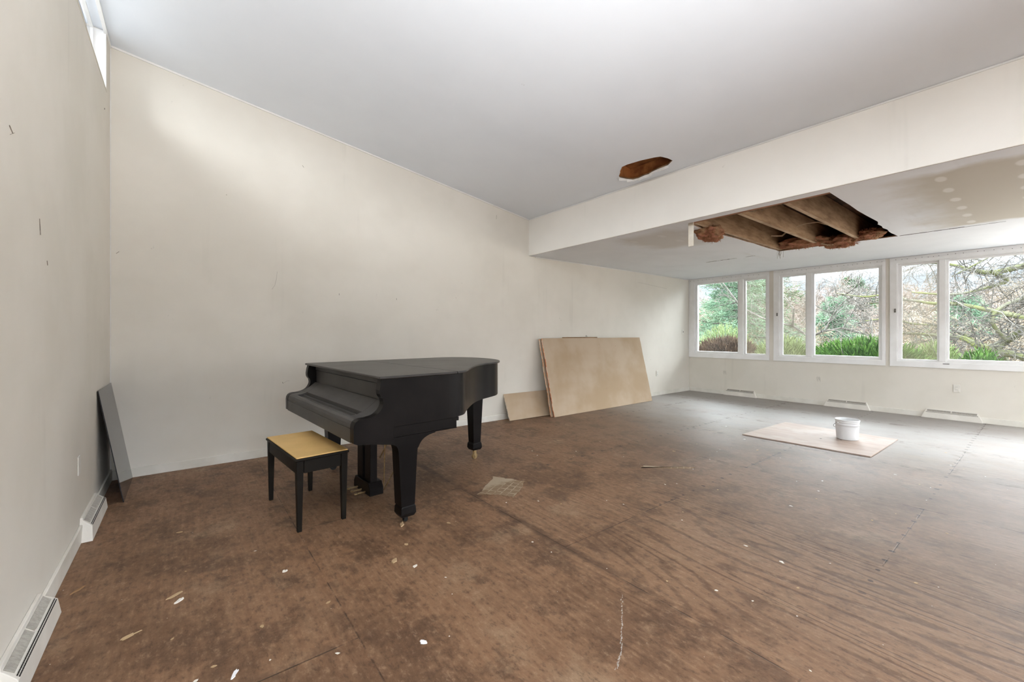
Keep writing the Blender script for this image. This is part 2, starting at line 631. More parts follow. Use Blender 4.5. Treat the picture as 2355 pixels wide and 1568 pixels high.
# the cut edges of the boards show brown paper and gypsum, not paint
edge_brown = mottled('broken board edge', (.30, .19, .11), (.17, .10, .055), 14, .9)
for o_ in (bpy.data.objects['ceiling'], low):
    o_.data.materials.append(edge_brown)
    for p_ in o_.data.polygons:
        if abs(p_.normal.z) < .5:
            p_.material_index = 1

# ------------------------------------------------------------------ trims
b = BM()
box(b, XL + .015, XW - .015, YP - .015, YP - .0005, .0, .082)
struct('baseboard_back', b, base_paint, None, .003)
b = BM()
box(b, XL + .0005, XL + .015, YR, YP - .0155, .0, .100)
struct('baseboard_left', b, base_paint, None, .003)
b = BM()
box(b, XW - .015, XW - .0005, YR, YP - .0155, .0, .082)
struct('baseboard_right', b, base_paint, None, .003)
b = BM()          # bead where the sloping ceiling meets the piano wall
prism(b, [(XL + .005, zceil(XL) - .018), (XB - .002, zceil(XB) - .018), (XB - .002, zceil(XB) - .001), (XL + .005, zceil(XL) - .001)], fY, YP - .010, YP - .0005)
struct('trim_1', b, trim_white)
b = BM()
box(b, XB + .132, XW - .02, YP - .009, YP - .0005, ZBB - .014, ZBB - .001)
struct('trim_2', b, trim_white)
b = BM()          # slim bead where the ceiling meets the beam
box(b, XB - .006, XB - .0003, YR, YP - .012, zceil(XB) - .016, zceil(XB) - .002)
struct('trim_3', b, trim_white)
b = BM()          # corner bead
box(b, XL + .0005, XL + .007, YP - .007, YP - .0005, .10, zceil(XL) - .02)
struct('trim_4', b, trim_white)

# ------------------------------------------------------------------ window materials


def glass_mat(name, tint, refl=.06, veil=0.0):
    mt = bpy.data.materials.new(name)
    mt.use_nodes = True
    t = mt.node_tree
    t.nodes.clear()
    o = t.nodes.new('ShaderNodeOutputMaterial')
    tr = t.nodes.new('ShaderNodeBsdfTransparent')
    tr.inputs[0].default_value = (*tint, 1)
    gl = t.nodes.new('ShaderNodeBsdfGlossy')
    gl.inputs['Roughness'].default_value = .02
    fr = t.nodes.new('ShaderNodeFresnel')
    fr.inputs[0].default_value = 1.35
    mx = t.nodes.new('ShaderNodeMixShader')
    t.links.new(fr.outputs[0], mx.inputs[0])
    t.links.new(tr.outputs[0], mx.inputs[1])
    t.links.new(gl.outputs[0], mx.inputs[2])
    last = mx.outputs[0]
    if veil:
        # dust haze on the pane, patchy
        df = t.nodes.new('ShaderNodeBsdfTranslucent')
        df.inputs[0].default_value = (.85, .86, .88, 1)
        nz = t.nodes.new('ShaderNodeTexNoise')
        nz.inputs['Scale'].default_value = 2.5
        nz.inputs['Detail'].default_value = 3
        mr = t.nodes.new('ShaderNodeMapRange')
        mr.inputs[1].default_value, mr.inputs[2].default_value = .4, .75
        mr.inputs[3].default_value, mr.inputs[4].default_value = veil * .4, veil
        t.links.new(nz.outputs[0], mr.inputs[0])
        m2 = t.nodes.new('ShaderNodeMixShader')
        t.links.new(mr.outputs[0], m2.inputs[0])
        t.links.new(last, m2.inputs[1])
        t.links.new(df.outputs[0], m2.inputs[2])
        last = m2.outputs[0]
    t.links.new(last, o.inputs[0])
    return mt


pane_glass = glass_mat('window glass', (.96, .98, .975), .06, .005)


def screen_mat():
    mt = bpy.data.materials.new('insect screen mesh')
    mt.use_nodes = True
    t = mt.node_tree
    t.nodes.clear()
    o = t.nodes.new('ShaderNodeOutputMaterial')
    tr = t.nodes.new('ShaderNodeBsdfTransparent')
    df = t.nodes.new('ShaderNodeBsdfDiffuse')
    df.inputs[0].default_value = (.30, .25, .18, 1)
    tl = t.nodes.new('ShaderNodeBsdfTranslucent')
    tl.inputs[0].default_value = (.34, .28, .20, 1)
    a = t.nodes.new('ShaderNodeMixShader')
    a.inputs[0].default_value = .6
    t.links.new(df.outputs[0], a.inputs[1])
    t.links.new(tl.outputs[0], a.inputs[2])
    mx = t.nodes.new('ShaderNodeMixShader')
    mx.inputs[0].default_value = .17
    t.links.new(tr.outputs[0], mx.inputs[1])
    t.links.new(a.outputs[0], mx.inputs[2])
    t.links.new(mx.outputs[0], o.inputs[0])
    return mt


insect_screen = screen_mat()
latch_metal = mottled('grey latch metal', (.25, .24, .22), (.14, .13, .12), 30, .4, .8)
nail_mat = mottled('rusty nail', (.06, .04, .03), (.03, .02, .015), 60, .6, .3)


def frame_rect(bm, y0, y1, z0, z1, w, xa, xb, wb=None, wt=None):
    wb = w if wb is None else wb
    wt = w if wt is None else wt
    slab(bm, [(y0, z0), (y1, z0), (y1, z1), (y0, z1)], [[(y0 + w, z0 + wb), (y1 - w, z0 + wb), (y1 - w, z1 - wt), (y0 + w, z1 - wt)]], fX, xa, xb)


for i, (o0, o1, f0, f1, c0, c1) in enumerate(UNITS):
    r = bpy.data.objects.new('window_%d' % (i + 1), None)
    r.location = (XW, (o0 + o1) / 2, WZ0)
    C.objects.link(r)
    r['kind'] = 'structure'
    oy, oz = -(o0 + o1) / 2, -WZ0
    yl = lambda y: y + oy
    zl = lambda z: z + oz
    # casing boards on the room side; the board in the corner reaches the piano wall
    k0 = o0 - .042
    k1 = 5.034 if i == 0 else o1 + .088
    if i == 1:
        k0 = o0 - .044
    b = BM()
    slab(b, [(yl(k0), zl(.760)), (yl(k1), zl(.760)), (yl(k1), zl(ZBB - .003)), (yl(k0), zl(ZBB - .003))], [[(yl(o0), zl(WZ0)), (yl(o1), zl(WZ0)), (yl(o1), zl(WZ1)), (yl(o0), zl(WZ1))]], fX, -.024, -.0005)
    casing = obj('casing', b, frame_white, r, .003)
    # head strip with its row of nail holes
    b = BM()
    box(b, yl(k0), yl(k1), -.030 - 0, 0, 0, 0) if False else None
    b.free()
    b = BM()
    box(b, -.034, -.0245, yl(k0), yl(k1), zl(2.448), zl(2.462))
    strip = obj('head_strip', b, frame_white, casing, .002)
    # liner of the opening
    b = BM()
    frame_rect(b, yl(o0), yl(o1), zl(WZ0), zl(WZ1), .012, -.012, .145)
    obj('jamb_liner', b, frame_white, r)
    # mullion
    lo, hi = (c1, f0) if c1 < f0 else (f1, c0)
    b = BM()
    box(b, -.018, .12, yl(lo) + .028, yl(hi) - .028, zl(WZ0) + .012, zl(WZ1) - .012)
    obj('mullion', b, frame_white, r, .004)
    # fixed light
    b = BM()
    a0 = f0 - (.028 if f0 > c0 else .037)
    a1 = f1 + (.037 if f0 > c0 else .028)
    gz0, gz1 = .897, 2.366
    slab(b, [(yl(a0), zl(WZ0 + .012)), (yl(a1), zl(WZ0 + .012)), (yl(a1), zl(WZ1 - .012)), (yl(a0), zl(WZ1 - .012))], [[(yl(f0), zl(gz0)), (yl(f1), zl(gz0)), (yl(f1), zl(gz1)), (yl(f0), zl(gz1))]], fX, .012, .075)
    fx = obj('fixed_frame', b, frame_white, r, .004)
    b = BM()
    box(b, .042, .048, yl(f0) - .005, yl(f1) + .005, zl(gz0) - .005, zl(gz1) + .005)
    obj('pane', b, pane_glass, fx)
    # casement: sash set back, screen in front
    b = BM()
    s0 = c0 - (.027 if f0 > c0 else .028)
    s1 = c1 + (.028 if f0 > c0 else .036)
    slab(b, [(yl(s0), zl(WZ0 + .012)), (yl(s1), zl(WZ0 + .012)), (yl(s1), zl(WZ1 - .012)), (yl(s0), zl(WZ1 - .012))], [[(yl(c0), zl(.878)), (yl(c1), zl(.878)), (yl(c1), zl(2.362)), (yl(c0), zl(2.362))]], fX, .035, .09)
    sash = obj('sash', b, frame_white, r, .004)
    b = BM()
    box(b, .070, .076, yl(c0) - .005, yl(c1) + .005, zl(.873), zl(2.367))
    obj('pane', b, pane_glass, sash)
    b = BM()
    box(b, .046, .0475, yl(c0) - .003, yl(c1) + .003, zl(.875), zl(2.365))
    obj('insect_screen', b, insect_screen, sash)
    if i > 0:
        b = BM()
        box(b, -.034, -.024, yl(o1) + .012, yl(o1) + .034, zl(1.62), zl(1.68))
        box(b, -.044, -.034, yl(o1) + .018, yl(o1) + .028, zl(1.63), zl(1.665))
        lt = obj('latch', b, latch_metal, r, .002)
        lt['label'] = 'small grey metal latch'
    if i == 2:
        b = BM()
        box(b, -.034, -.0245, yl(.93), yl(1.0), zl(.822), zl(.832))
        obj('catch', b, latch_metal, r, .002)
    rn = random.Random(40 + i)
    y = k0 + .04
    while y < k1 - .03:
        b = BM()
        tube(b, [(-.036, yl(y), zl(2.455 + rn.uniform(-.006, .008))), (-.0245, yl(y), zl(2.455))], .0045, 6)
        if rn.random() < .8:
            obj('nail', b, nail_mat, strip)
        else:
            b.free()
        y += rn.uniform(.055, .10)

# clerestory window in the top of the left wall: jambs, stops, sill and panes
r = bpy.data.objects.new('window_4', None)
r.location = (XL, CY1, CZ0)
r['kind'] = 'structure'
C.objects.link(r)
L_ = CY1 - CY0
b = BM()
box(b, -.15, .004, -L_, -.001, .0, .012)
obj('sill', b, wall_cream_l, r, .002)
b = BM()
box(b, -.15, -.001, -.014, -.001, .012, .502)
box(b, -.095, -.075, -.026, -.014, .012, .502)
box(b, -.140, -.115, -.030, -.014, .012, .502)
for k in range(1, 8):
    y = -L_ * k / 8
    box(b, -.14, -.03, y - .03, y + .03, .012, .502)
obj('frame', b, frame_white, r, .002)
b = BM()
box(b, -.12, -.115, -L_ + .01, -.015, .012, .51)
obj('pane', b, glass_mat('clerestory glass', (.97, .98, .98)), r)
b = BM()
box(b, -.10, -.075, -L_ + .01, -.03, .490, .504)
box(b, -.015, .010, -L_ + .01, .20, .478, .496)
obj('head_stop', b, frame_white, r, .002)

# ------------------------------------------------------------------ registers in the baseboards
reg_paint = mottled('register enamel', (.79, .75, .685), (.71, .67, .605), 6.0, .42, 0, .45)
reg_grille = mottled('register grille', (.40, .37, .33), (.31, .285, .25), 80.0, .5, .4, .5, 3, .3, .7, 0, .3, 1, 1)
reg_dark = mottled('register slot', (.03, .025, .02), (.015, .012, .01), 20, .8)


def make_register(label):
    t = thing('heating_register', label, 'heating register', (0, 0, 0), 0, 'heating registers set in the baseboards')
    L = .64
    # local: +x out of the wall, y along the wall
    prof = [(.0008, .002), (.066, .002), (.060, .085), (.046, .098), (.016, .124), (.014, .138), (.0008, .138)]
    b = BM()
    A = []
    n = 14
    # ends slope inwards towards the top
    def ring(sgn):
        return [b.verts.new((p, sgn * (L / 2 - max(0, q - .01) * .45), q)) for p, q in prof]
    r0, r1 = ring(-1), ring(1)
    m_ = len(prof)
    b.faces.new(r0)
    b.faces.new(r1[::-1])
    for k in range(m_):
        b.faces.new((r0[k], r1[k], r1[(k + 1) % m_], r0[(k + 1) % m_]))
    obj('body', b, reg_paint, t, .002)
    b = BM()
    sl = math.atan2(.026, -.030)
    d = Vector((-.030, 0, .026)).normalized()
    nn = Vector((.026, 0, .030)).normalized()
    base = Vector((.046, 0, .098))
    for half in (-1, 1):
        y0, y1 = (half * .006, half * (L / 2 - .062))
        P0 = base + d * .003 + nn * .0004
        P1 = base + d * .037 + nn * .0004
        q = [P0 + Vector((0, y0, 0)), P0 + Vector((0, y1, 0)), P1 + Vector((0, y1, 0)), P1 + Vector((0, y0, 0))]
        lo_ = [b.verts.new(v) for v in q]
        up = [b.verts.new(v + nn * .0012) for v in q]
        b.faces.new(lo_)
        b.faces.new(up)
        for k in range(4):
            b.faces.new((lo_[k], lo_[(k + 1) % 4], up[(k + 1) % 4], up[k]))
        # ribs across the grille
        for k in range(46):
            yy = y0 + (y1 - y0) * (k + .5) / 46
            c0 = P0 + Vector((0, yy, 0)) + nn * .0012
            c1 = P1 + Vector((0, yy, 0)) + nn * .0012
            tube(b, [c0, c1], .0011, 4)
    obj('grille', b, reg_grille, t)
    for row, zz in enumerate((.089, .0945)):
        b = BM()
        px = .0575 - row * .0055 + .0008
        for k in range(40):
            yy = -(L / 2 - .05) + (L - .10) * (k + .5) / 40
            tube(b, [(px, yy - .0042, zz), (px, yy + .0042, zz)], .0022, 5)
        obj('slot_row', b, reg_dark, t)
    b = BM()
    tube(b, [base + d * .004 + nn * .001, base + d * .004 + nn * .012], .004, 6)
    obj('damper_lever', b, reg_paint, t)
    return t


reg = make_register('white heating register on the left wall nearest the camera, cut off by the picture edge')
reg.location = (XL, 2.47, 0)
regs = [((XL, 3.95, 0), 0, 'white heating register on the left wall just in front of the leaning dark mirror'),
        ((XW, 3.92, 0), math.pi, 'white heating register under the smallest window, close to the room corner'),
        ((XW, 2.163, 0), math.pi, 'white heating register under the middle window, straight behind the bucket'),
        ((XW, .912, 0), math.pi, 'white heating register under the window at the picture edge, below the outlet')]
for loc, rz, lab in regs:
    o = copy_tree(reg)
    o.location = loc
    o.rotation_euler = (0, 0, rz)
    o['label'] = lab

# ------------------------------------------------------------------ plates
plate_mat = mottled('ivory plate', (.78, .75, .69), (.72, .69, .62), 20, .4)
slot_mat = mottled('plate slot', (.10, .085, .07), (.06, .05, .04), 30, .6)


def outlet(name, label, loc, rz, kind):
    t = thing(name, label, 'light switch' if kind == 'switch' else 'outlet' if kind == 'outlet' else 'wall plate', loc, rz)
    b = BM()      # local: +x away from the wall
    box(b, .0006, .007, -.036, .036, -.057, .057)
    obj('plate', b, plate_mat, t, .003)
    if kind == 'outlet':
        for z in (-.021, .021):
            b = BM()
            prism(b, [(.0165 * math.cos(2 * math.pi * k / 16), z + .0145 * math.sin(2 * math.pi * k / 16)) for k in range(16)], fX, .0072, .0092)
            s = obj('socket', b, plate_mat, t)
            b = BM()
            for y in (-.006, .006):
                box(b, .0092, .0096, y - .0012, y + .0012, z - .004, z + .005)
            obj('slot', b, slot_mat, s)
    elif kind == 'switch':
        for y in (-.012, .012):
            b = BM()
            box(b, .0072, .012, y - .006, y + .006, -.014, .014)
            obj('toggle', b, slot_mat if y > 0 else plate_mat, t, .002)
    return t


outlet('wall_plate', 'blank ivory wall plate low on the left wall, above the baseboard', (XL, 3.646, .476), 0, 'blank')
outlet('outlet', 'ivory outlet low on the back wall to the side of the leaning drywall', (7.751, YP, .46), R(-90), 'outlet')
outlet('light_switch', 'ivory light switch on the back wall near the window corner', (8.74, YP, 1.322), R(-90), 'switch')
outlet('outlet', 'ivory outlet under the wide window, above the last heating register', (XW, .859, .47), math.pi, 'outlet')

# ------------------------------------------------------------------ small marks on walls and ceiling
hair_mat = mottled('dark scratch', (.33, .29, .24), (.20, .17, .14), 30, .8)
wb = bpy.data.objects['wall_back']
wl = bpy.data.objects['wall_left']
wr = bpy.data.objects['wall_right']


def scratch(parent, pts, r):
    r = r * .62
    b = BM()
    tube(b, pts, r, 4)
    obj('scratch_mark', b, hair_mat, parent)


ye = YP - .0008
for pts, r_ in (([(.777, 1.935), (.770, 1.86), (.755, 1.79), (.728, 1.745)], .0014), ([(1.407, 1.742), (1.408, 1.722)], .004), ([(2.096, 1.722), (2.097, 1.702)], .004),
                ([(.826, .765), (.832, .748)], .004), ([(.838, .752), (.865, .772), (.895, .775)], .0012), ([(3.64, 3.03), (3.632, 2.97)], .003), ([(-.47, 1.98), (-.45, 2.0)], .003),
                ([(7.1, 2.30), (8.1, 2.24)], .0016), ([(.33, 2.66), (.335, 2.655)], .004), ([(1.02, 3.12), (1.035, 3.10)], .003)):
    scratch(wb, [(x, ye, z) for x, z in pts], r_)
for pts, r_ in (([(2.36, 2.045), (2.40, 2.03)], .003), ([(2.37, 2.015), (2.42, 2.04)], .0015), ([(2.77, 1.79), (2.785, 1.72)], .003), ([(2.0, 2.3), (2.03, 2.29)], .002), ([(4.70, 3.10), (4.705, 3.09)], .006), ([(2.9, 1.62), (2.91, 1.60)], .003)):
    scratch(wl, [(XL + .0008, y, z) for y, z in pts], r_)
for y0, z0 in ((4.241, .465), (2.573, .467)):
    for k in range(5):
        scratch(wr, [(XW - .0008, y0 + (k - 2) * .012, z0 - .05 + .02 * (k % 3)), (XW - .0008, y0 + (k - 2) * .012 + .006, z0 + .03 + .012 * (k % 2))], .0022)
b = BM()
rn = random.Random(3)
x = 7.035
for a0, a1, wd in ((3.62, 3.12, .020), (2.98, 2.84, .012), (1.16, .30, .019)):
    n = 14
    for k in range(n):
        ya, yb = a0 + (a1 - a0) * k / n, a0 + (a1 - a0) * (k + 1) / n
        w_ = wd * rn.uniform(.35, 1.2) * (1 if k < n - 3 else .5)
        box(b, x - w_, x + w_ * .4, min(ya, yb), max(ya, yb), ZBB - .0012, ZBB - .0003)
obj('crack', b, mottled('open joint', (.05, .032, .022), (.025, .016, .012), 20, .9), low)

# ------------------------------------------------------------------ grand piano
black = M('satin black lacquer', (.012, .011, .011), .30, 0, .13)
_n = black.noise(3, 3, 3, 4)
black.color(black.mix((.006, .005, .005), (.012, .010, .0095), _n.step(.35, .7)))
black.rough(_n * .14 + .26)
black = black.mat
# the upper faces carry a film of dust
dusty = M('dusty black lacquer', (.03, .028, .027), .38, 0, .4)
_n = dusty.noise(2.2, 2.2, 2.2, 5)
dusty.color(dusty.mix((.026, .0235, .022), (.045, .041, .038), _n.step(.3, .7)))
dusty.rough(_n * .16 + .30)
dusty = dusty.mat
dusty_front = M('dusty black lacquer of the keyboard side', (.06, .057, .054), .45, 0, .35)
_n = dusty_front.noise(2.2, 2.2, 2.2, 5)
dusty_front.color(dusty_front.mix((.055, .052, .050), (.085, .080, .076), _n.step(.3, .7)))
dusty_front = dusty_front.mat
brass = mottled('worn brass', (.62, .47, .26), (.42, .30, .15), 30, .32, 1.0)
void = mottled('dark groove', (.006, .006, .006), (.004, .004, .004), 10, .7)

pn = thing('grand_piano', 'black satin grand piano with closed lid and three casters', 'piano', (1.187, 2.755, 0), R(3.3))
V0, V1 = -.10, 1.535          # treble and bass sides


def smooth_curve(pts, n=6):
    out = []
    P = [Vector(p) for p in pts]
    for i in range(len(P) - 1):
        p0, p1, p2, p3 = P[max(i - 1, 0)], P[i], P[i + 1], P[min(i + 2, len(P) - 1)]
        for k in range(n):
            t = k / n
            out.append(.5 * ((2 * p1) + (p2 - p0) * t + (2 * p0 - 5 * p1 + 4 * p2 - p3) * t * t + (3 * p1 - p0 - 3 * p2 + p3) * t ** 3))
    out.append(P[-1])
    return [(p.x, p.y) for p in out]


side = smooth_curve([(.20, V0), (.34, V0 + .004), (.47, -.055), (.58, .06), (.70, .185), (.86, .335), (1.02, .44), (1.16, .50), (1.30, .57), (1.42, .70), (1.51, .90), (1.54, 1.12), (1.50, 1.33), (1.40, 1.47), (1.27, V1 - .005), (1.15, V1)], 7)
outline = [(-.11, V0)] + side + [(-.11, V1)]
b = BM()
prism(b, outline, fZ, .668, .984)
obj('case', b, black, pn)


def grow(poly, d):
    n = len(poly)
    out = []
    for i in range(n):
        a, c = Vector(poly[i - 1]), Vector(poly[(i + 1) % n])
        t = (c - a)
        if t.length < 1e-6:
            out.append(poly[i])
            continue
        nrm = Vector((t.y, -t.x)).normalized()
        out.append((poly[i][0] + nrm.x * d, poly[i][1] + nrm.y * d))
    return out


JU = .385
side_o = grow([(.0, V0)] + side + [(.0, V1)], .022)[1:-1]
hi_pts = [p for p in side_o if p[0] > JU + .004]
lid_main = [(JU + .0015, V0 - .013)] + hi_pts + [(JU + .0015, V1 + .022)]
b = BM()
prism(b, lid_main, fZ, .986, 1.004)
obj('main_lid', b, dusty, pn, .006, False, 3)
b = BM()
prism(b, [(-.215, V0 - .022), (.25, V0 - .022), (JU - .0015, V0 - .0135), (JU - .0015, V1 + .022), (-.205, V1 + .022)], fZ, .986, 1.004)
obj('front_lid', b, dusty, pn, .006, False, 3)

# arms: the scrolled cheeks at either end of the keyboard
arm = [(-.110, .984), (-.192, .984), (-.200, .955), (-.206, .915), (-.204, .89), (-.196, .872)] + smooth_curve([(-.186, .862), (-.180, .83), (-.190, .80), (-.212, .772), (-.245, .755), (-.283, .747), (-.325, .745)], 4) \
    + [(-.345, .740), (-.360, .730), (-.370, .712), (-.373, .69), (-.372, .60), (-.360, .594), (-.110, .594)]
for va, vb in ((V0, V0 + .06), (V1 - .06, V1)):
    b = BM()
    prism(b, arm, fY, va, vb)
    obj('arm', b, black, pn)
I0, I1 = V0 + .0605, V1 - .0605
# panel above the keys and the rail under the lid
b = BM()
box(b, -.135, -.1105, I0, I1, .940, .9835)
obj('lid_rail', b, dusty_front, pn, .003)
b = BM()
box(b, -.128, -.1105, I0, I1, .668, .936)
obj('name_board', b, dusty_front, pn, .002)
fall = [(-.1285, .668), (-.1285, .826), (-.141, .828), (-.150, .820), (-.17, .805), (-.20, .783), (-.225, .767), (-.243, .757), (-.246, .728), (-.262, .724), (-.266, .738), (-.276, .738), (-.280, .722), (-.312, .721), (-.321, .738), (-.329, .742), (-.329, .668)]
b = BM()
prism(b, fall, fY, I0 + .13, I1 - .13)
obj('fallboard', b, dusty_front, pn, .002)
blk = [(-.1285, .668), (-.1285, .826), (-.141, .828), (-.150, .820), (-.17, .805), (-.20, .783), (-.225, .767), (-.255, .753), (-.29, .744), (-.329, .742), (-.329, .668)]
for va, vb in ((I0, I0 + .1295), (I1 - .1295, I1)):
    b = BM()
    prism(b, blk, fY, va, vb)
    obj('key_block', b, dusty_front, pn, .002)
b = BM()
prism(b, [(-.3295, .670), (-.3295, .742), (-.345, .738), (-.360, .727), (-.368, .708), (-.370, .688), (-.370, .684), (-.366, .684), (-.366, .670)], fY, I0, I1)
obj('front_rail', b, dusty_front, pn, .002)
b = BM()
box(b, -.371, -.3295, I0, I1, .594, .6815)
obj('key_slip', b, dusty_front, pn, .002)
b = BM()
box(b, -.328, .385, V0 + .062, V1 - .062, .600, .667)
box(b, -.1095, .385, V0 + .004, V0 + .0615, .594, .667)
box(b, -.1095, .385, V1 - .0615, V1 - .004, .594, .667)
obj('key_bed', b, black, pn, .003)
b = BM()
for (ux, vx), (uy, vy) in (((.5, .35), (1.15, .95)), ((.42, .9), (1.3, 1.0)), ((.42, 1.3), (1.1, 1.3))):
    tube(b, [(ux, vx, .64), (uy, vy, .64)], .027, 6)
obj('brace', b, black, pn)
b = BM()
box(b, .386, .408, V0 + .01, V1 - .01, .640, .667)
obj('cross_bar', b, black, pn, .002)


def leg(cu, cv, ztop, flare, zf, metal):
    b = BM()
    zt = zf + .078
    if flare:
        # leg and its sweeping bracket, cut from one thick plank
        left = smooth_curve([(-.052, zt), (-.070, .46), (-.074, .50), (-.086, .532), (-.115, .550)], 5)
        right = smooth_curve([(.205, .583), (.15, .572), (.105, .548), (.075, .505), (.064, .455), (.046, zt)], 5)
        poly = left + [(-.25, .575), (-.35, .5885), (-.35, .5935), (.386, .5935), (.386, .588), (.207, .588)] + right
        prism(b, [(p + cu, q) for p, q in poly], fY, cv - .050, cv + .050)
    else:
        taper(b, cu, cv, zt, ztop - .03, .045, .045, .064, .060)
        taper(b, cu, cv, ztop - .03, ztop, .066, .062, .10, .08)
    lg = obj('leg', b, black, pn, .004)
    b = BM()
    taper(b, cu, cv, zf, zf + .022, .044, .044, .056, .054)
    taper(b, cu, cv, zf + .022, zf + .064, .056, .054, .053, .051)
    taper(b, cu, cv, zf + .064, zf + .0775, .053, .051, .046, .045)
    obj('ferrule', b, black, lg, .003)
    r_ = min(.030, zf * .36)
    b = BM()
    for s_ in (-1, 1):
        box(b, cu - .014, cu + .014, cv + s_ * .012 - .002, cv + s_ * .012 + .002, r_ * .9, zf - .0005)
    obj('caster_fork', b, metal, lg, .002)
    b = BM()
    tube(b, [(cu, cv - .009, r_ + .0005), (cu, cv + .009, r_ + .0005)], r_, 18)
    obj('caster', b, metal, lg)


leg(0, -.045, .592, True, .044, void)
leg(0, 1.40, .592, True, .085, void)
leg(1.205, .805, .667, False, .098, brass)
b = BM()
box(b, 1.10, 1.34, .70, .91, .6575, .6675)
obj('leg_plate', b, black, pn, .002)

# pedal lyre
b = BM()
for va, vb in ((.475, .585), (.625, .735)):
    box(b, -.028, .028, va, vb, .128, .60)
ly = obj('pedal_lyre', b, black, pn, .004)
b = BM()
prism(b, [(.445, .032), (.765, .032), (.765, .085), (.735, .128), (.475, .128), (.445, .085)], fX, -.045, .065)
obj('lyre_box', b, black, ly, .004)
for v_ in (.53, .605, .68):
    b = BM()
    box(b, -.105, -.045, v_ - .008, v_ + .008, .045, .056)
    lathe(b, [(.002, .043), (.013, .044), (.016, .049), (.013, .056), (.002, .057)], -.118, v_, 14, True)
    obj('pedal', b, brass, ly, .002)
b = BM()
tube(b, [(.0, .605, .128), (.0, .605, .60)], .0045, 6)
tube(b, [(.072, .455, .085), (.072, .44, .34), (.072, .43, .60)], .0042, 6)
tube(b, [(.060, .50, .30), (.12, .40, .50), (.17, .33, .60)], .0042, 6)
tube(b, [(.07, .447, .06), (.20, .30, .42), (.25, .25, .60)], .0045, 6)
obj('lyre_rod', b, brass, ly)

# ------------------------------------------------------------------ bench
tan_vinyl = mottled('tan bench vinyl', (.80, .52, .20), (.70, .45, .165), 4.0, .5, 0, .4, 4, .3, .7, 0)
bench_black = mottled('worn black bench paint', (.010, .008, .006), (.022, .018, .011), 5.0, .45, 0, .15, 5, .45, .8)
bn = thing('piano_bench', 'black wooden piano bench with tan vinyl seat in front of the keyboard', 'bench', (.6985, 3.352, 0), R(4.7))
HU, HV = .172, .385
b = BM()
box(b, -HU, HU, -HV, HV, .458, .474)
obj('seat_board', b, bench_black, bn, .005, False, 3)
b = BM()
box(b, -HU + .007, HU - .007, -HV + .007, HV - .007, .4745, .483)
obj('seat', b, tan_vinyl, bn, .004, False, 3)
b = BM()
for (x0, x1, y0, y1) in ((-HU + .012, -HU + .032, -HV + .055, HV - .055), (HU - .032, HU - .012, -HV + .055, HV - .055), (-HU + .055, HU - .055, -HV + .012, -HV + .032), (-HU + .055, HU - .055, HV - .032, HV - .012)):
    box(b, x0, x1, y0, y1, .375, .4575)
obj('apron', b, bench_black, bn, .002)
for sx in (-1, 1):
    for sy in (-1, 1):
        b = BM()
        taper(b, sx * (HU - .030), sy * (HV - .030), .0, .4575, .0135, .0135, .022, .022)
        obj('leg', b, bench_black, bn, .002)

# ------------------------------------------------------------------ leaning dark mirror in the corner
mir = M('smoked mirror glass', (.030, .030, .033), .03, 0, .45)
_n = mir.noise(4, 4, 4, 4)
mir.rough(_n * .06 + .03)
b = BM()
ang_x0, z1 = -.359, .855
dx = XL + .010 - ang_x0
ln = math.hypot(dx, z1)
nx_, nz_ = z1 / ln * .006, -dx / ln * .006
poly = [(ang_x0, .0005), (ang_x0 - nx_, .0005 + .0), (ang_x0 + dx - nx_, z1 - nz_), (ang_x0 + dx, z1)]
poly = [(ang_x0, .0005), (ang_x0 + dx, z1), (ang_x0 + dx - nx_, z1 - nz_), (ang_x0 - nx_, .0005)]
prism(b, poly, fY, 4.323, 5.012)
mo = obj('mirror_panel', b, mir.mat)
tag(mo, 'dark grey mirror sheet leaning in the corner against the left wall', 'mirror')

# ------------------------------------------------------------------ leaning drywall
paper = M('tan drywall paper', (.47, .365, .255), .8, 0, .2)
_a = paper.noise(1.4, 1.4, 1.4, 4)
_b = paper.noise(3.2, 1, 5, 5, .7, 4.0)
_c = paper.mix((.49, .38, .275), (.42, .305, .195), _a.step(.35, .65))
_c = paper.mix(_c, (.28, .17, .085), _b.step(.63, .78) * .55)
paper.color(_c)
paper = paper.mat
torn = mottled('torn orange board edge', (.74, .34, .18), (.85, .66, .52), 18.0, .85, 0, .2, 4, .4, .6)
brown_bd = mottled('brown backing board', (.33, .22, .13), (.24, .155, .09), 5, .8, 0, .2)


def lean_sheet(name, label, cat, x0, x1, ybot, lean, height, thick, mat, edge=None, group=None, skew=0.0, yturn=0.0, seed=1, ragged_edge=True):
    """sheet standing at ybot (front face), tipped back by lean radians towards +y; local x along, z up"""
    rq = random.Random(seed)
    b = BM()
    n = 22
    L = x1 - x0
    lf = [(rq.uniform(-.006, .006) if ragged_edge else 0, height * k / n) for k in range(n + 1)]
    rt = [(L + skew + rq.uniform(-.004, .004) * ragged_edge, height * k / n) for k in range(n, -1, -1)]
    lf = [(p + skew * (q / height) * .4, q) for p, q in lf]
    prism(b, lf + rt, fY, 0, thick)
    o = obj(name, b, mat)
    if edge:
        o.data.materials.append(edge)
        for p in o.data.polygons:
            if abs(p.normal.y) < .5 and abs(p.normal.x) > .3:
                p.material_index = 1
    o.rotation_euler = (-lean, 0, yturn)
    o.location = (x0, ybot, thick * math.sin(lean) + .001)
    tag(o, label, cat, group)
    return o


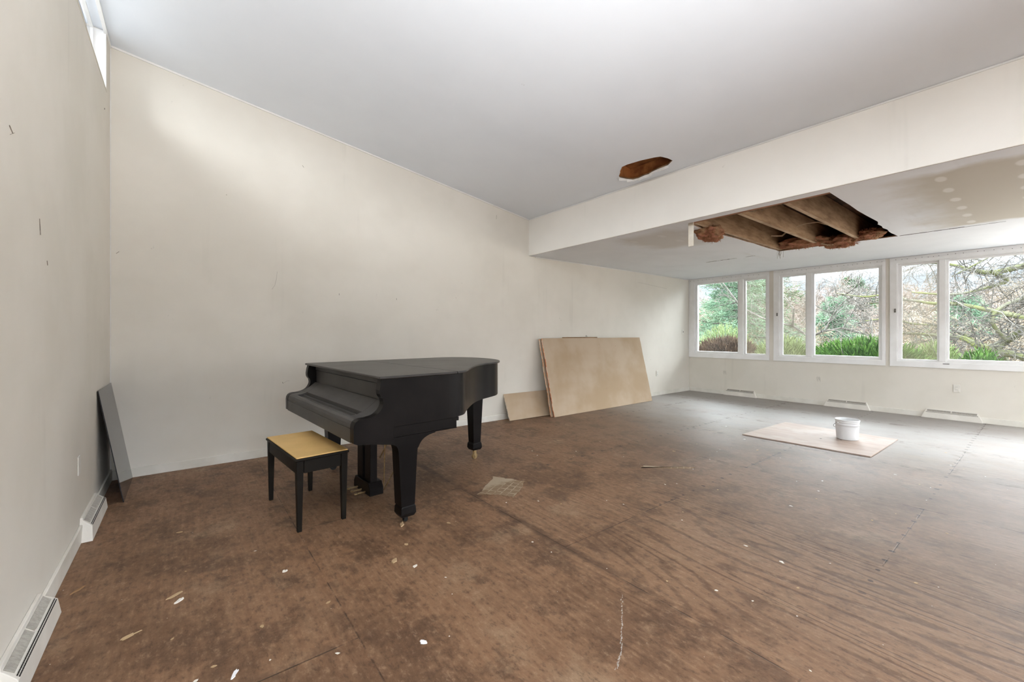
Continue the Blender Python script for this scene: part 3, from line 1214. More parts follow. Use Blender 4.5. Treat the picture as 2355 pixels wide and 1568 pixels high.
LE = R(13.2)
hgt = 1.235
lean_sheet('drywall_sheet', 'large tan drywall sheet, frontmost of the stack leaning on the back wall', 'drywall', 4.455, 7.03, 4.655, LE, hgt, .017, paper, torn, 'stacked drywall sheets', .0, R(.35), 2)
lean_sheet('drywall_sheet', 'brown filler sheet standing for the shaded gap inside the leaning drywall stack', 'drywall', 4.470, 6.99, 4.677, LE, hgt - .02, .026, brown_bd, mottled('brown gap shade', (.30, .13, .065), (.22, .09, .045), 12, .8), 'stacked drywall sheets', .0, R(.35), 3)  # brown sheet added where the gap between the sheets lies in shade
lean_sheet('drywall_sheet', 'drywall sheet with torn orange edge, rearmost of the leaning stack', 'drywall', 4.44, 7.0, 4.708, LE, hgt - .012, .017, paper, torn, 'stacked drywall sheets', .0, R(.35), 4)
pb = thing('picture_board', 'thin brown board with a wire hook showing behind the drywall stack', 'board', (4.98, 4.7315, .004), R(.2))
b = BM()
prism(b, [(0, 0), (.88, 0), (.88, 1.252), (0, 1.252)], fY, 0, .005)
o = obj('board', b, brown_bd, pb)
o.rotation_euler = (-LE, 0, 0)
b = BM()
tube(b, [(.60 + .016 * math.cos(t), .004, 1.264 + .016 * math.sin(t)) for t in [R(a) for a in range(-80, 265, 20)]], .0028, 6)
o = obj('hook', b, latch_metal, pb)
o.rotation_euler = (-LE, 0, 0)
lean_sheet('drywall_offcut', 'small tan drywall offcut with crumbling white edge, low against the back wall', 'drywall', 3.752, 4.62, 4.862, R(24), .405, .014, paper, mottled('crumbled gypsum', (.78, .73, .68), (.62, .48, .38), 25, .9), None, .0, R(-2.0), 6)

# ------------------------------------------------------------------ plywood sheet and bucket
ply = M('pale plywood', (.56, .43, .34), .6, 0, .35)
_f = ply.noise(1.6, .5, 1, 3)
_g = ((_f * 60.0).sin() * .5 + .5)
_c = ply.mix((.40, .305, .25), (.335, .245, .195), _g.step(.2, .9) * .45)
_c = ply.mix(_c, (.46, .40, .36), ply.noise(1.8, 1.8, 1, 4, .6, 8.0).step(.48, .68) * .6)
_c = ply.mix(_c, (.36, .25, .18), ply.noise(7, 4, 1, 5, .7, 3.0).step(.66, .78) * .5)
ply.color(_c)
b = BM()
prism(b, [(5.562 - 6.19, 2.400 - 1.76), (5.592 - 6.19, 1.147 - 1.76), (6.764 - 6.19, 1.132 - 1.76), (6.812 - 6.19, 2.349 - 1.76)], fZ, .0, .012)
pl = obj('plywood_sheet', b, ply.mat, None, .0015)
pl.location = (6.19, 1.76, .0008)
tag(pl, 'square pale plywood sheet lying flat on the brown floor under a bucket', 'plywood')
kn = mottled('dark knot', (.05, .035, .025), (.03, .02, .015), 30, .8)
for (x, y) in ((-.13, -.05), (-.02, -.22)):
    b = BM()
    lathe(b, [(.012, .0122), (.002, .0135)], x, y, 10, True)
    obj('knot', b, kn, pl)

bucket_mat = M('white bucket plastic', (.80, .80, .80), .42, 0, .4)
bucket_mat.b.inputs['Subsurface Weight'].default_value = .25
bucket_mat.b.inputs['Subsurface Radius'].default_value = (.03, .03, .03)
bucket_mat.color(bucket_mat.mix((.70, .70, .70), (.64, .645, .65), bucket_mat.noise(5, 5, 5, 3).step(.3, .7)))
bk = thing('bucket', 'white plastic bucket with wire handle standing on the plywood sheet', 'bucket', (6.300, 1.510, .0132), R(55))
b = BM()
lathe(b, [(.002, .0), (.098, .0), (.104, .003), (.106, .010), (.113, .150), (.1135, .172), (.1165, .174), (.1165, .181), (.1145, .183), (.115, .205), (.1175, .207), (.1175, .213), (.1155, .215), (.116, .222), (.121, .224), (.122, .234), (.118, .238), (.1135, .235), (.111, .17), (.102, .012), (.098, .009), (.002, .009)], 0, 0, 48)
obj('tub', b, bucket_mat.mat, bk, 0, True)
wire = mottled('bucket wire', (.11, .10, .10), (.07, .065, .06), 30, .4, .8)
b = BM()
arc = []
for k in range(25):
    a = R(180) * k / 24
    arc.append((.122 * math.sin(a) ** .7 if 0 < k < 24 else 0, .126 * math.cos(a), .196 - .085 * math.sin(a)))
tube(b, arc, .0024, 6)
obj('handle', b, wire, bk)
for s_ in (-1, 1):
    b = BM()
    tube(b, [(0, s_ * .113, .196), (0, s_ * .128, .196)], .009, 10)
    obj('handle_lug', b, bucket_mat.mat, bk)

def blades(seed, n, centre, size, length, width, up=0.4):
    """leaf or needle blades inside an ellipsoid, as small two-triangle leaves with a fold"""
    rq = random.Random(seed)
    V_, F_ = [], []
    for _ in range(n):
        while True:
            q = Vector((rq.uniform(-1, 1), rq.uniform(-1, 1), rq.uniform(-1, 1)))
            if .25 < q.length < 1:
                break
        c = Vector((centre[0] + q.x * size[0], centre[1] + q.y * size[1], centre[2] + q.z * size[2]))
        d = (q.normalized() + Vector((rq.uniform(-.7, .7), rq.uniform(-.7, .7), rq.uniform(-.4, .7) + up))).normalized()
        L = length * rq.uniform(.6, 1.3)
        s_ = d.cross(Vector((rq.uniform(-1, 1), rq.uniform(-1, 1), rq.uniform(-1, 1)))).normalized() * width
        up_ = d.cross(s_).normalized() * width * .5
        k = len(V_)
        V_ += [c, c + d * L * .5 + s_ + up_, c + d * L, c + d * L * .5 - s_ + up_, c + d * L * .5 - up_]
        F_ += [(k, k + 1, k + 4), (k + 1, k + 2, k + 4), (k, k + 4, k + 3), (k + 4, k + 2, k + 3)]
    me = bpy.data.meshes.new('blades')
    me.from_pydata([tuple(v) for v in V_], [], F_)
    return me


# ------------------------------------------------------------------ insulation, hanging strip, torn paper
ins = M('pink brown insulation', (.42, .20, .12), .95, 0, .1)
_n = ins.noise(22, 22, 22, 5, .7)
_k = ins.noise(6, 6, 6, 4, .6, 3.0)
_c = ins.mix((.50, .23, .15), (.30, .15, .075), _n.step(.35, .65))
ins.color(ins.mix(_c, (.42, .29, .16), _k.step(.5, .65) * .7))
ins.bump(_n, .02, .9)
ins = ins.mat


def clump(name, label, loc, sx, sy, sz, seed):
    rq = random.Random(seed)
    b = BM()
    bmesh.ops.create_icosphere(b, subdivisions=4, radius=1)
    ph = [(rq.uniform(2, 16), Vector((rq.uniform(-1, 1), rq.uniform(-1, 1), rq.uniform(-1, 1))).normalized(), rq.uniform(0, 6)) for _ in range(26)]
    for v in b.verts:
        d = sum(math.sin(f * v.co.dot(u) + q) / (f ** .55) for f, u, q in ph) * .17
        c = v.co * (1 + d + rq.uniform(-.05, .05))
        v.co = Vector((c.x * sx, c.y * sy, c.z * sz))
    o = obj(name, b, ins, None, 0, True, 2, loc)
    fm = blades(seed + 70, 1500, (0, 0, 0), (sx * 1.02, sy * 1.02, sz * 1.02), .035, .0022, -.1)
    link('fibre', fm, ins, o)
    return tag(o, label, 'insulation', 'insulation hanging from the ceiling hole')


clump('insulation_clump', 'brown pink insulation clump sagging at the corner of the ceiling hole by the hanging strip', (4.96, 2.50, 2.475), .20, .115, .085, 1)
clump('insulation_clump', 'longest roll of pink insulation in the ceiling hole on the window side', (6.86, 2.16, 2.555), .16, .27, .062, 2)
clump('insulation_clump', 'lowest sagging lump of insulation at the window side of the ceiling hole', (6.90, 1.72, 2.510), .13, .20, .075, 3)
clump('insulation_clump', 'flat scrap of insulation between the last joists of the ceiling hole', (6.90, 1.42, 2.555), .11, .13, .05, 4)
# shreds of board and paper hanging inside
shred = mottled('torn tan paper', (.62, .50, .36), (.50, .38, .25), 20, .9)


def shred_strip(label, pts, w, group=None):
    b = BM()
    ps = [Vector(p) for p in pts]
    prev = None
    for i, p in enumerate(ps):
        d = (ps[min(i + 1, len(ps) - 1)] - ps[max(i - 1, 0)]).normalized()
        s_ = d.cross(Vector((1, 0, .3))).normalized() * w * (1 - .5 * i / len(ps))
        n_ = d.cross(s_).normalized() * .0012
        q = [b.verts.new(p + s_ + n_), b.verts.new(p - s_ + n_), b.verts.new(p - s_ - n_), b.verts.new(p + s_ - n_)]
        if prev:
            for k in range(4):
                b.faces.new((prev[k], prev[(k + 1) % 4], q[(k + 1) % 4], q[k]))
        else:
            b.faces.new(q)
        prev = q
    b.faces.new(prev)
    return tag(obj('paper_shred', b, shred), label, 'paper shred', group)


shred_strip('crooked pale paper shred in the ceiling hole beside the first long joist', [(6.25, 2.10, 2.72), (6.25, 2.11, 2.64), (6.22, 2.18, 2.57), (6.20, 2.24, 2.575), (6.18, 2.30, 2.585)], .012, 'paper shreds in the ceiling hole')
shred_strip('long curved paper shred in the ceiling hole between the two long joists', [(5.9, 1.60, 2.545), (5.85, 1.68, 2.585), (5.8, 1.78, 2.58), (5.75, 1.86, 2.555)], .006, 'paper shreds in the ceiling hole')
shred_strip('short curled paper shred under the lowest insulation lump', [(6.80, 1.92, 2.50), (6.80, 1.84, 2.466), (6.80, 1.76, 2.464), (6.80, 1.68, 2.474), (6.80, 1.60, 2.496)], .010, 'paper shreds in the ceiling hole')
cob = mottled('dusty cobweb', (.30, .25, .19), (.22, .18, .13), 20, .95)
b = BM()
rq = random.Random(9)
for k in range(26):
    y = rq.uniform(1.62, 2.0)
    x0 = XB + .25 + rq.uniform(0, .12)
    p = [(x0, y, ZBB + .055), (x0 + rq.uniform(-.05, .05), y + rq.uniform(-.06, .06), ZBB + .03 + rq.uniform(-.02, .02)), (x0 + rq.uniform(-.06, .06), y + rq.uniform(-.08, .08), ZBB + .05)]
    tube(b, p, .0016, 3)
tag(obj('cobweb', b, cob), 'dusty cobweb threads along the joist ends on the beam side of the ceiling hole', 'cobweb', None, 'stuff')
b = BM()
for k in range(10):
    x = rq.uniform(6.85, 6.97)
    y = rq.uniform(2.40, 2.47)
    tube(b, [(x, y, ZBB + .02), (x + rq.uniform(-.02, .02), y + rq.uniform(-.02, .02), ZBB - .03), (x + rq.uniform(-.03, .03), y, ZBB - .06 - rq.uniform(0, .07))], .0014, 3)
tag(obj('cobweb', b, cob), 'dusty cobweb threads dangling from the window-side corner of the ceiling hole', 'cobweb', None, 'stuff')

b = BM()
box(b, -.0035, .0035, -.030, .030, -.270, .0)
st = obj('hanging_strip', b, mottled('pale lath', (.74, .68, .58), (.66, .60, .50), 8, .7), None, .001)
st.location = (4.405, 2.440, ZBB + .014)
tag(st, 'narrow pale strip hanging straight down from the corner of the ceiling hole', 'wood strip')

b = BM()
rq = random.Random(12)
edge = [(p, q) for p, q in HOLE]
cxh, cyh = 4.0, 2.76
for i in range(len(edge)):
    if i < 7 or i == 17:
        continue
    (x0, y0), (x1, y1) = edge[i], edge[(i + 1) % len(edge)]
    lowside = 6 <= i <= 16
    w0, w1 = rq.uniform(.010, .030), rq.uniform(.010, .030)
    if not lowside and rq.random() < .6:
        continue
    dv = Vector((cxh - x0, cyh - y0)).normalized()
    q = [(x0, y0, zceil(x0) - .0006), (x1, y1, zceil(x1) - .0006), (x1 - dv.x * w1 * .5, y1 - dv.y * w1 * .5, zceil(x1) - .006 - w1), (x0 - dv.x * w0 * .5, y0 - dv.y * w0 * .5, zceil(x0) - .006 - w0)]
    lo_ = [b.verts.new(v) for v in q]
    up = [b.verts.new((v[0] + dv.x * .002, v[1] + dv.y * .002, v[2] + .001)) for v in q]
    b.faces.new(lo_)
    b.faces.new(up)
    for k in range(4):
        b.faces.new((lo_[k], lo_[(k + 1) % 4], up[(k + 1) % 4], up[k]))
o = obj('torn_edge', b, mottled('torn white board', (.86, .85, .84), (.78, .76, .72), 20, .8), bpy.data.objects['ceiling'])
o['label'] = 'curled white torn board around the small ceiling hole'

# ------------------------------------------------------------------ litter on the floor
tan_patch = M('old tan adhesive', (.36, .27, .18), .8, 0, .2)
_gx = ((tan_patch.x * .85 + tan_patch.y * .5) / .075).fract()
_gy = ((tan_patch.y * .85 - tan_patch.x * .5) / .055).fract()
_ln = _gx.lt(.16).max(_gy.lt(.16))
_br = tan_patch.noise(12, 12, 1, 4, .7)
_c = tan_patch.mix((.27, .185, .115), (.44, .345, .24), _ln * _br.step(.36, .56) * .75)
_c = tan_patch.mix(_c, (.40, .315, .22), (tan_patch.y * 1.0 + _br * .2).step(.13, .22))
tan_patch.color(_c)


def patch(label, pts, loc, seed, amp):
    rq = random.Random(seed)
    out = []
    n = len(pts)
    for i in range(n):
        p0, p1 = pts[i], pts[(i + 1) % n]
        for k in range(7):
            t = k / 7
            out.append((p0[0] + (p1[0] - p0[0]) * t + rq.uniform(-amp, amp) - loc[0], p0[1] + (p1[1] - p0[1]) * t + rq.uniform(-amp, amp) - loc[1]))
    b = BM()
    prism(b, out, fZ, 0, .0015)
    o = obj('flooring_remnant', b, tan_patch.mat)
    o.location = (loc[0], loc[1], .0006)
    tag(o, label, 'flooring remnant', 'old flooring remnants stuck to the floor')


patch('largest tan flooring remnant with ribbed glue lines, stuck down beyond the piano leg', [(1.845, 2.80), (2.183, 3.07), (2.33, 2.81), (2.18, 2.68), (2.03, 2.58), (1.97, 2.70)], (2.06, 2.80), 1, .012)
patch('thin pale flooring remnant in the middle of the floor before the drywall stack', [(3.44, 2.41), (3.50, 2.42), (3.86, 2.10), (3.80, 2.08)], (3.6, 2.25), 2, .012)

leaf_mats = [mottled('dry tan leaf', (.52, .38, .22), (.40, .27, .15), 25, .8), mottled('pale chip', (.86, .83, .78), (.66, .60, .50), 25, .8), mottled('brown leaf', (.34, .20, .10), (.24, .13, .06), 25, .8)]


white_crumb = mottled('white plaster', (.92, .92, .93), (.80, .80, .82), 30, .8)


def flake_mesh(seed, n=9, sharp=.3):
    rq = random.Random(seed)
    b = BM()
    top = [(math.cos(2 * math.pi * k / n) * (1 + rq.uniform(-sharp, sharp)), math.sin(2 * math.pi * k / n) * (1 + rq.uniform(-sharp, sharp))) for k in range(n)]
    A = [b.verts.new((p, q, .0)) for p, q in top]
    B = [b.verts.new((p * .9, q * .9, .22 + rq.uniform(0, .35))) for p, q in top]
    b.faces.new(A[::-1])
    c = b.verts.new((0, 0, .25))
    for k in range(n):
        b.faces.new((A[k], A[(k + 1) % n], B[(k + 1) % n], B[k]))
        b.faces.new((B[k], B[(k + 1) % n], c))
    bmesh.ops.recalc_face_normals(b, faces=b.faces)
    me = bpy.data.meshes.new('flake')
    b.to_mesh(me)
    b.free()
    return me


def flake(name, label, cat, x, y, lx, ly, h, rz, mat, seed, group=None, sharp=.3):
    me = flake_mesh(seed, 11, sharp)
    o = link(name, me, mat)
    o.location = (x, y, .0008)
    o.scale = (lx, ly, h)
    o.rotation_euler = (0, 0, rz)
    return tag(o, label, cat, group)


flake('dry_leaf', 'curled tan leaf lying at the foot of the front piano leg', 'leaf', 1.150, 2.672, .034, .012, .022, R(60), leaf_mats[0], 1, 'dry leaves on the floor')
flake('dry_leaf', 'jagged tan leaf on the floor beside the near wall register', 'leaf', -.182, 2.393, .030, .009, .010, R(20), leaf_mats[0], 2, 'dry leaves on the floor', .5)
flake('dry_leaf', 'long brown leaf near the left baseboard', 'leaf', -.415, 2.985, .036, .008, .010, R(55), leaf_mats[2], 3, 'dry leaves on the floor')
flake('wood_scrap', 'flat tan wood splinter beside the pale chip on the floor', 'wood scrap', -.035, 2.630, .042, .009, .008, R(32), leaf_mats[0], 4)
flake('paint_chip', 'large pale oval chip next to the wood splinter', 'paint chip', -.019, 2.563, .024, .010, .012, R(45), leaf_mats[1], 5, 'pale chips on the floor', .12)
flake('paint_chip', 'white round chip on bare floor in front of the bench', 'paint chip', .427, 2.533, .013, .010, .012, R(10), leaf_mats[1], 6, 'pale chips on the floor', .12)
flake('dry_leaf', 'small pale brown leaf on the floor between front piano leg and picture bottom', 'leaf', .93, 2.27, .028, .014, .012, R(50), leaf_mats[0], 7, 'dry leaves on the floor')
flake('plaster_crumb', 'bright white smeared plaster crumb at the bottom of the picture below the bench', 'plaster crumb', .150, 1.884, .026, .008, .004, R(62), None, 91, 'white plaster crumbs on the floor', .45)
flake('plaster_crumb', 'bright white ragged plaster crumb on the floor left of the long chalk scratch', 'plaster crumb', .783, 1.597, .011, .015, .004, R(30), None, 92, 'white plaster crumbs on the floor', .5)
for o_ in bpy.data.objects:
    if o_.name.startswith('plaster_crumb'):
        o_.data.materials.append(white_crumb)
chip_me = [flake_mesh(60 + k, 8, .45) for k in range(5)]
for k, me in enumerate(chip_me):
    me.materials.append(leaf_mats[1] if k < 3 else leaf_mats[0])
rq = random.Random(77)
chips = 0
while chips < 90:
    x, y = rq.uniform(-.2, 6.5), rq.uniform(.3, 3.6)
    fw = x * .615 + y * .7885
    lat = x * .7885 - y * .615
    if fw < 1.35 or abs(lat) > fw * 1.2:
        continue
    if rq.random() > 2.2 / fw:
        continue
    if (0.4 < x < 2.6 and 2.6 < y) or (5.4 < x < 6.95 and 1.0 < y < 2.5):
        continue
    me = rq.choice(chip_me)
    o = bpy.data.objects.new('floor_chip', me)
    s_ = rq.uniform(.0025, .0065) * (1.5 if rq.random() < .15 else 1)
    o.location = (x, y, .0008)
    o.scale = (s_ * rq.uniform(1, 2.2), s_, s_ * .5)
    o.rotation_euler = (0, 0, rq.uniform(0, 6.28))
    C.objects.link(o)
    tag(o, 'tiny loose pale chip among the litter scattered over the brown plywood floor', 'chip', 'tiny chips scattered over the floor')
    chips += 1
# white scrape on the floor
b = BM()
rq = random.Random(8)
ln = [(1.30, 1.02), (1.38, 1.06), (1.46, 1.12), (1.57, 1.20), (1.70, 1.30)]
for (p, q), (p1, q1) in zip(ln, ln[1:]):
    for k in range(10):
        t = k / 10
        x, y = p + (p1 - p) * t + rq.uniform(-.004, .004), q + (q1 - q) * t + rq.uniform(-.003, .003)
        w_ = rq.uniform(.0012, .004)
        d_ = Vector((p1 - p, q1 - q)).normalized()
        prism(b, [(x - d_.x * .008 - d_.y * w_, y - d_.y * .008 + d_.x * w_), (x - d_.x * .008 + d_.y * w_, y - d_.y * .008 - d_.x * w_), (x + d_.x * .008 + d_.y * w_ * .5, y + d_.y * .008 - d_.x * w_ * .5)], fZ, .0002, .0006)
obj('scratch_mark', b, mottled('chalky scrape', (.55, .51, .47), (.40, .36, .32), 40, .9), bpy.data.objects['floor'])

# ------------------------------------------------------------------ outdoors
def terr(x, y):
    d = x - 9.2
    h = -.45
    h += max(0, d - 9) * .055 + max(0, d - 22) * .05
    h += .35 * math.sin(x * .21 + y * .13) * min(1, d / 12)
    return h


b = BM()
nx, ny = 40, 46
grid = [[None] * (ny + 1) for _ in range(nx + 1)]
for i in range(nx + 1):
    for j in range(ny + 1):
        x = 9.2 + (i / nx) ** 1.6 * 95
        y = -70 + 150 * j / ny
        grid[i][j] = b.verts.new((x, y, terr(x, y)))
for i in range(nx):
    for j in range(ny):
        b.faces.new((grid[i][j], grid[i + 1][j], grid[i + 1][j + 1], grid[i][j + 1]))
gm = M('leaf littered hillside', (0.1260, 0.0924, 0.0588), .95, 0, .1)
_n = gm.noise(.35, .35, .35, 5, .65)
_f = gm.noise(3, 3, 3, 4, .7, 5.0)
_c = gm.mix((0.1428, 0.1092, 0.0798), (0.0840, 0.0840, 0.0462), _n.step(.48, .66))
gm.color(gm.mix(_c, (0.1890, 0.1512, 0.1134), _f.step(.5, .7) * .6))
g = obj('ground', b, gm.mat, None, 0, True)
g['kind'] = 'structure'


b = BM()
box(b, XW + .155, XW + 1.3, -8, 9, -.62, -.46)
struct('bounce_slab', b, mottled('pale bounce concrete', (.72, .71, .69), (.62, .61, .59), 2.0, .9, 0, .2))  # unseen slab added to bounce sky light up to the low ceiling


class Tree:
    """branches and twigs as tapered prisms, collected in plain lists"""

    def __init__(s, seed):
        s.r = random.Random(seed)
        s.v, s.f, s.tips = [], [], []

    def seg(s, p, q, ra, rb, n):
        d = (q - p)
        if d.length < 1e-5:
            return
        d = d.normalized()
        ref = Vector((0, 0, 1)) if abs(d.z) < .9 else Vector((1, 0, 0))
        u = d.cross(ref).normalized()
        w = d.cross(u)
        k0 = len(s.v)
        for c, r_ in ((p, ra), (q, rb)):
            for k in range(n):
                a = 2 * math.pi * k / n
                s.v.append(c + (u * math.cos(a) + w * math.sin(a)) * r_)
        for k in range(n):
            s.f.append((k0 + k, k0 + (k + 1) % n, k0 + n + (k + 1) % n, k0 + n + k))

    def poly(s, pts, r0, r1, n=7):
        pts = [Vector(p) for p in pts]
        m = len(pts) - 1
        for i in range(m):
            s.seg(pts[i], pts[i + 1], r0 + (r1 - r0) * i / m, r0 + (r1 - r0) * (i + 1) / m, n)

    def grow(s, p, d, L, ra, depth, kids, spread, droop=0.0, wob=.25, rmin=.003):
        """one wandering branch, then its children"""
        r = s.r
        n = 4 if depth > 0 else 3
        pts = [p]
        for k in range(n):
            d = (d + Vector((r.uniform(-wob, wob), r.uniform(-wob, wob), r.uniform(-wob, wob) - droop))).normalized()
            p = p + d * L / n
            pts.append(p)
        rb = max(ra * .45, rmin)
        s.poly(pts, ra, rb, 5 if ra > .02 else 3)
        if depth == 0:
            s.tips.append(pts[-1])
            return
        for k in range(kids):
            t = r.uniform(.25, 1.0)
            i = min(int(t * n), n - 1)
            q = pts[i].lerp(pts[i + 1], t * n - i)
            ax = Vector((r.uniform(-1, 1), r.uniform(-1, 1), r.uniform(-1, 1)))
            dd = (d * (1 - spread * .5) + ax.normalized() * spread).normalized()
            s.grow(q, dd, L * r.uniform(.45, .75), max(ra * .45, rmin), depth - 1, kids, spread, droop, wob, rmin)

    def mesh(s, name):
        me = bpy.data.meshes.new(name)
        me.from_pydata([tuple(v) for v in s.v], [], s.f)
        me.update()
        return me


def leafmat(name, a, b_, sc=4):
    m = M(name, a, .8, 0, .15)
    m.color(m.mix(a, b_, m.noise(sc, sc, sc, 4).step(.35, .65)))
    return m.mat


bark_grey = leafmat('grey bark', (0.1050, 0.0971, 0.0866), (0.0577, 0.0525, 0.0446), 6)
bark_moss = leafmat('mossy bark', (0.1155, 0.1103, 0.0840), (0.1050, 0.1155, 0.0367), 3)
twig_tan = leafmat('tan twigs', (0.1785, 0.1417, 0.0997), (0.1260, 0.0997, 0.0683), 1)
twig_pink = leafmat('pinkish twigs', (0.1890, 0.1470, 0.1260), (0.1365, 0.1103, 0.0945), 1)
needle_pale = leafmat('pale evergreen needles', (0.1155, 0.1733, 0.1050), (0.0683, 0.1313, 0.0788), 3)
needle_dark = leafmat('dark evergreen needles', (0.0525, 0.0997, 0.0394), (0.0263, 0.0577, 0.0263), 3)
juniper_green = leafmat('fresh juniper sprays', (0.0577, 0.1208, 0.0184), (0.0236, 0.0577, 0.0115), 5)
juniper_pale = leafmat('pale juniper sprays', (0.1365, 0.1733, 0.0683), (0.0945, 0.1260, 0.0473), 5)
juniper_brown = leafmat('dead brown juniper', (0.0683, 0.0420, 0.0263), (0.0289, 0.0179, 0.0115), 5)


def shrub(label, loc, size, n, length, width, mat, seed, stem_mat=None):
    t = thing('juniper_shrub', label, 'shrub', loc, 0, 'shrubs under the windows')
    me = blades(seed, n, (0, 0, size[2]), size, length, width)
    f = link('foliage', me, mat, t)
    T = Tree(seed)
    for k in range(9):
        T.grow(Vector((0, 0, 0)), Vector((T.r.uniform(-.8, .8), T.r.uniform(-1.2, 1.2), 1)).normalized(), size[2] * 1.5, .02, 1, 4, .6)
    link('stem', T.mesh('stem'), stem_mat or bark_grey, t)
    return t


zg = -.45
shrub('dead brown juniper shrub filling the bottom of the smallest window', (11.0, 5.15, zg), (.85, .95, .80), 12000, .15, .011, juniper_brown, 1)
shrub('olive juniper tips above the dead brown shrub', (11.9, 5.6, zg), (.7, .75, .95), 4000, .17, .010, juniper_pale, 2)
shrub('bright green juniper shrub across the bottom of the middle window', (10.9, 2.35, zg), (.75, 1.15, .79), 14000, .16, .011, juniper_green, 3)
shrub('pale green juniper behind the screen of the middle window', (11.1, 3.85, zg), (.7, .65, .81), 6000, .16, .011, juniper_pale, 4)
shrub('low olive shrub at the bottom of the narrow screened window', (11.4, 1.35, zg), (.6, .42, .76), 4500, .14, .010, juniper_pale, 5)
shrub('small green juniper in the corner of the wide window by the picture edge', (11.2, .78, zg), (.5, .34, .70), 3600, .14, .010, juniper_green, 6)


def bare_tree(label, loc, height, seed, mat, depth=4, kids=5, trunk=.10, spread=.75, lean=(0, 0), rmin=.004, name='bare_tree', group='bare trees beyond the windows'):
    T = Tree(seed)
    d = Vector((lean[0], lean[1], 1)).normalized()
    T.grow(Vector((0, 0, 0)), d, height * .62, trunk, depth, kids, spread, .0, .16, rmin)
    t = link(name, T.mesh(name), mat)
    t.location = loc
    return tag(t, label, 'tree', group)


# big old apple tree whose limbs cross the widest window
ap = thing('apple_tree', 'old mossy leafless tree with thick crooked limbs across the wide window', 'tree', (12.9, .55, -.45), 0)


def W3(y, z, x=12.9):
    return Vector((x - 12.9, y - .55, z + .45))


T = Tree(21)
limbs = [
    ([(.62, -.45), (.60, .30), (.62, .72), (.72, .95)], .16, .12),
    ([(.72, .95), (.60, 1.10), (.42, 1.26), (.22, 1.44), (.0, 1.45)], .10, .07),
    ([(.30, 1.40), (.16, 1.52), (.40, 1.62), (.68, 1.72), (.94, 1.82), (1.22, 1.92)], .075, .04),
    ([(.72, .95), (.90, 1.02), (1.12, 1.18), (1.30, 1.22), (1.7, 1.26), (2.2, 1.30)], .085, .03),
    ([(.72, .98), (.95, 1.08), (1.20, 1.30), (1.45, 1.44), (1.9, 1.50)], .06, .02),
    ([(.70, .90), (.50, .88), (.25, .80), (.0, .84), (-.4, .95)], .09, .06),
    ([(.55, 1.15), (.72, 1.52), (.60, 1.80), (.30, 1.98), (.0, 2.20), (-.4, 2.3)], .035, .05),
    ([(-.4, 2.75), (.0, 2.72), (.40, 2.60), (.75, 2.54), (1.05, 2.64), (1.35, 2.78), (1.7, 2.86)], .085, .03),
    ([(.75, 2.54), (.55, 2.36), (.80, 2.24), (1.10, 2.14), (1.4, 2.12), (1.9, 2.2)], .05, .02),
    ([(-.2, 3.0), (.3, 3.08), (.8, 3.04), (1.25, 2.92), (1.9, 2.9)], .05, .02),
    ([(.3, 3.06), (.55, 2.96), (.85, 2.76), (1.3, 2.5)], .03, .015),
    ([(1.22, 1.92), (1.6, 1.95), (2.1, 2.06), (2.7, 2.02)], .05, .02),
    ([(2.0, 2.05), (2.4, 2.2), (2.8, 2.18), (3.3, 2.3)], .035, .015),
    ([(1.9, 1.50), (2.3, 1.62), (2.7, 1.58)], .03, .012),
]
for li, (pts, r0, r1) in enumerate(limbs):
    P3 = []
    for k, (y, z) in enumerate(pts):
        P3.append(W3(y, z, 12.9 + .25 * math.sin(li * 1.7 + k * .6) * (k > 0)))
    sm = []
    for i in range(len(P3) - 1):
        p0, p1, p2, p3 = P3[max(i - 1, 0)], P3[i], P3[i + 1], P3[min(i + 2, len(P3) - 1)]
        for k in range(5):
            t = k / 5
            sm.append(.5 * ((2 * p1) + (p2 - p0) * t + (2 * p0 - 5 * p1 + 4 * p2 - p3) * t * t + (3 * p1 - p0 - 3 * p2 + p3) * t ** 3))
    sm.append(P3[-1])
    T.poly(sm, r0 * .85, r1 * .8, 8)
    limbs[li] = (sm, r0, r1)
link('limbs', T.mesh('limbs'), bark_moss, ap)
T2 = Tree(22)
for sm, r0, r1 in limbs:
    for k in range(len(sm) // 2 + 4):
        q = T2.r.choice(sm[2:])
        dd = Vector((T2.r.uniform(-.8, .8), T2.r.uniform(-1, 1), T2.r.uniform(-.5, 1))).normalized()
        T2.grow(q, dd, T2.r.uniform(.4, .95), .012, 2, 4, .7, 0, .3, .0032)
link('twigs', T2.mesh('twigs'), bark_grey, ap)

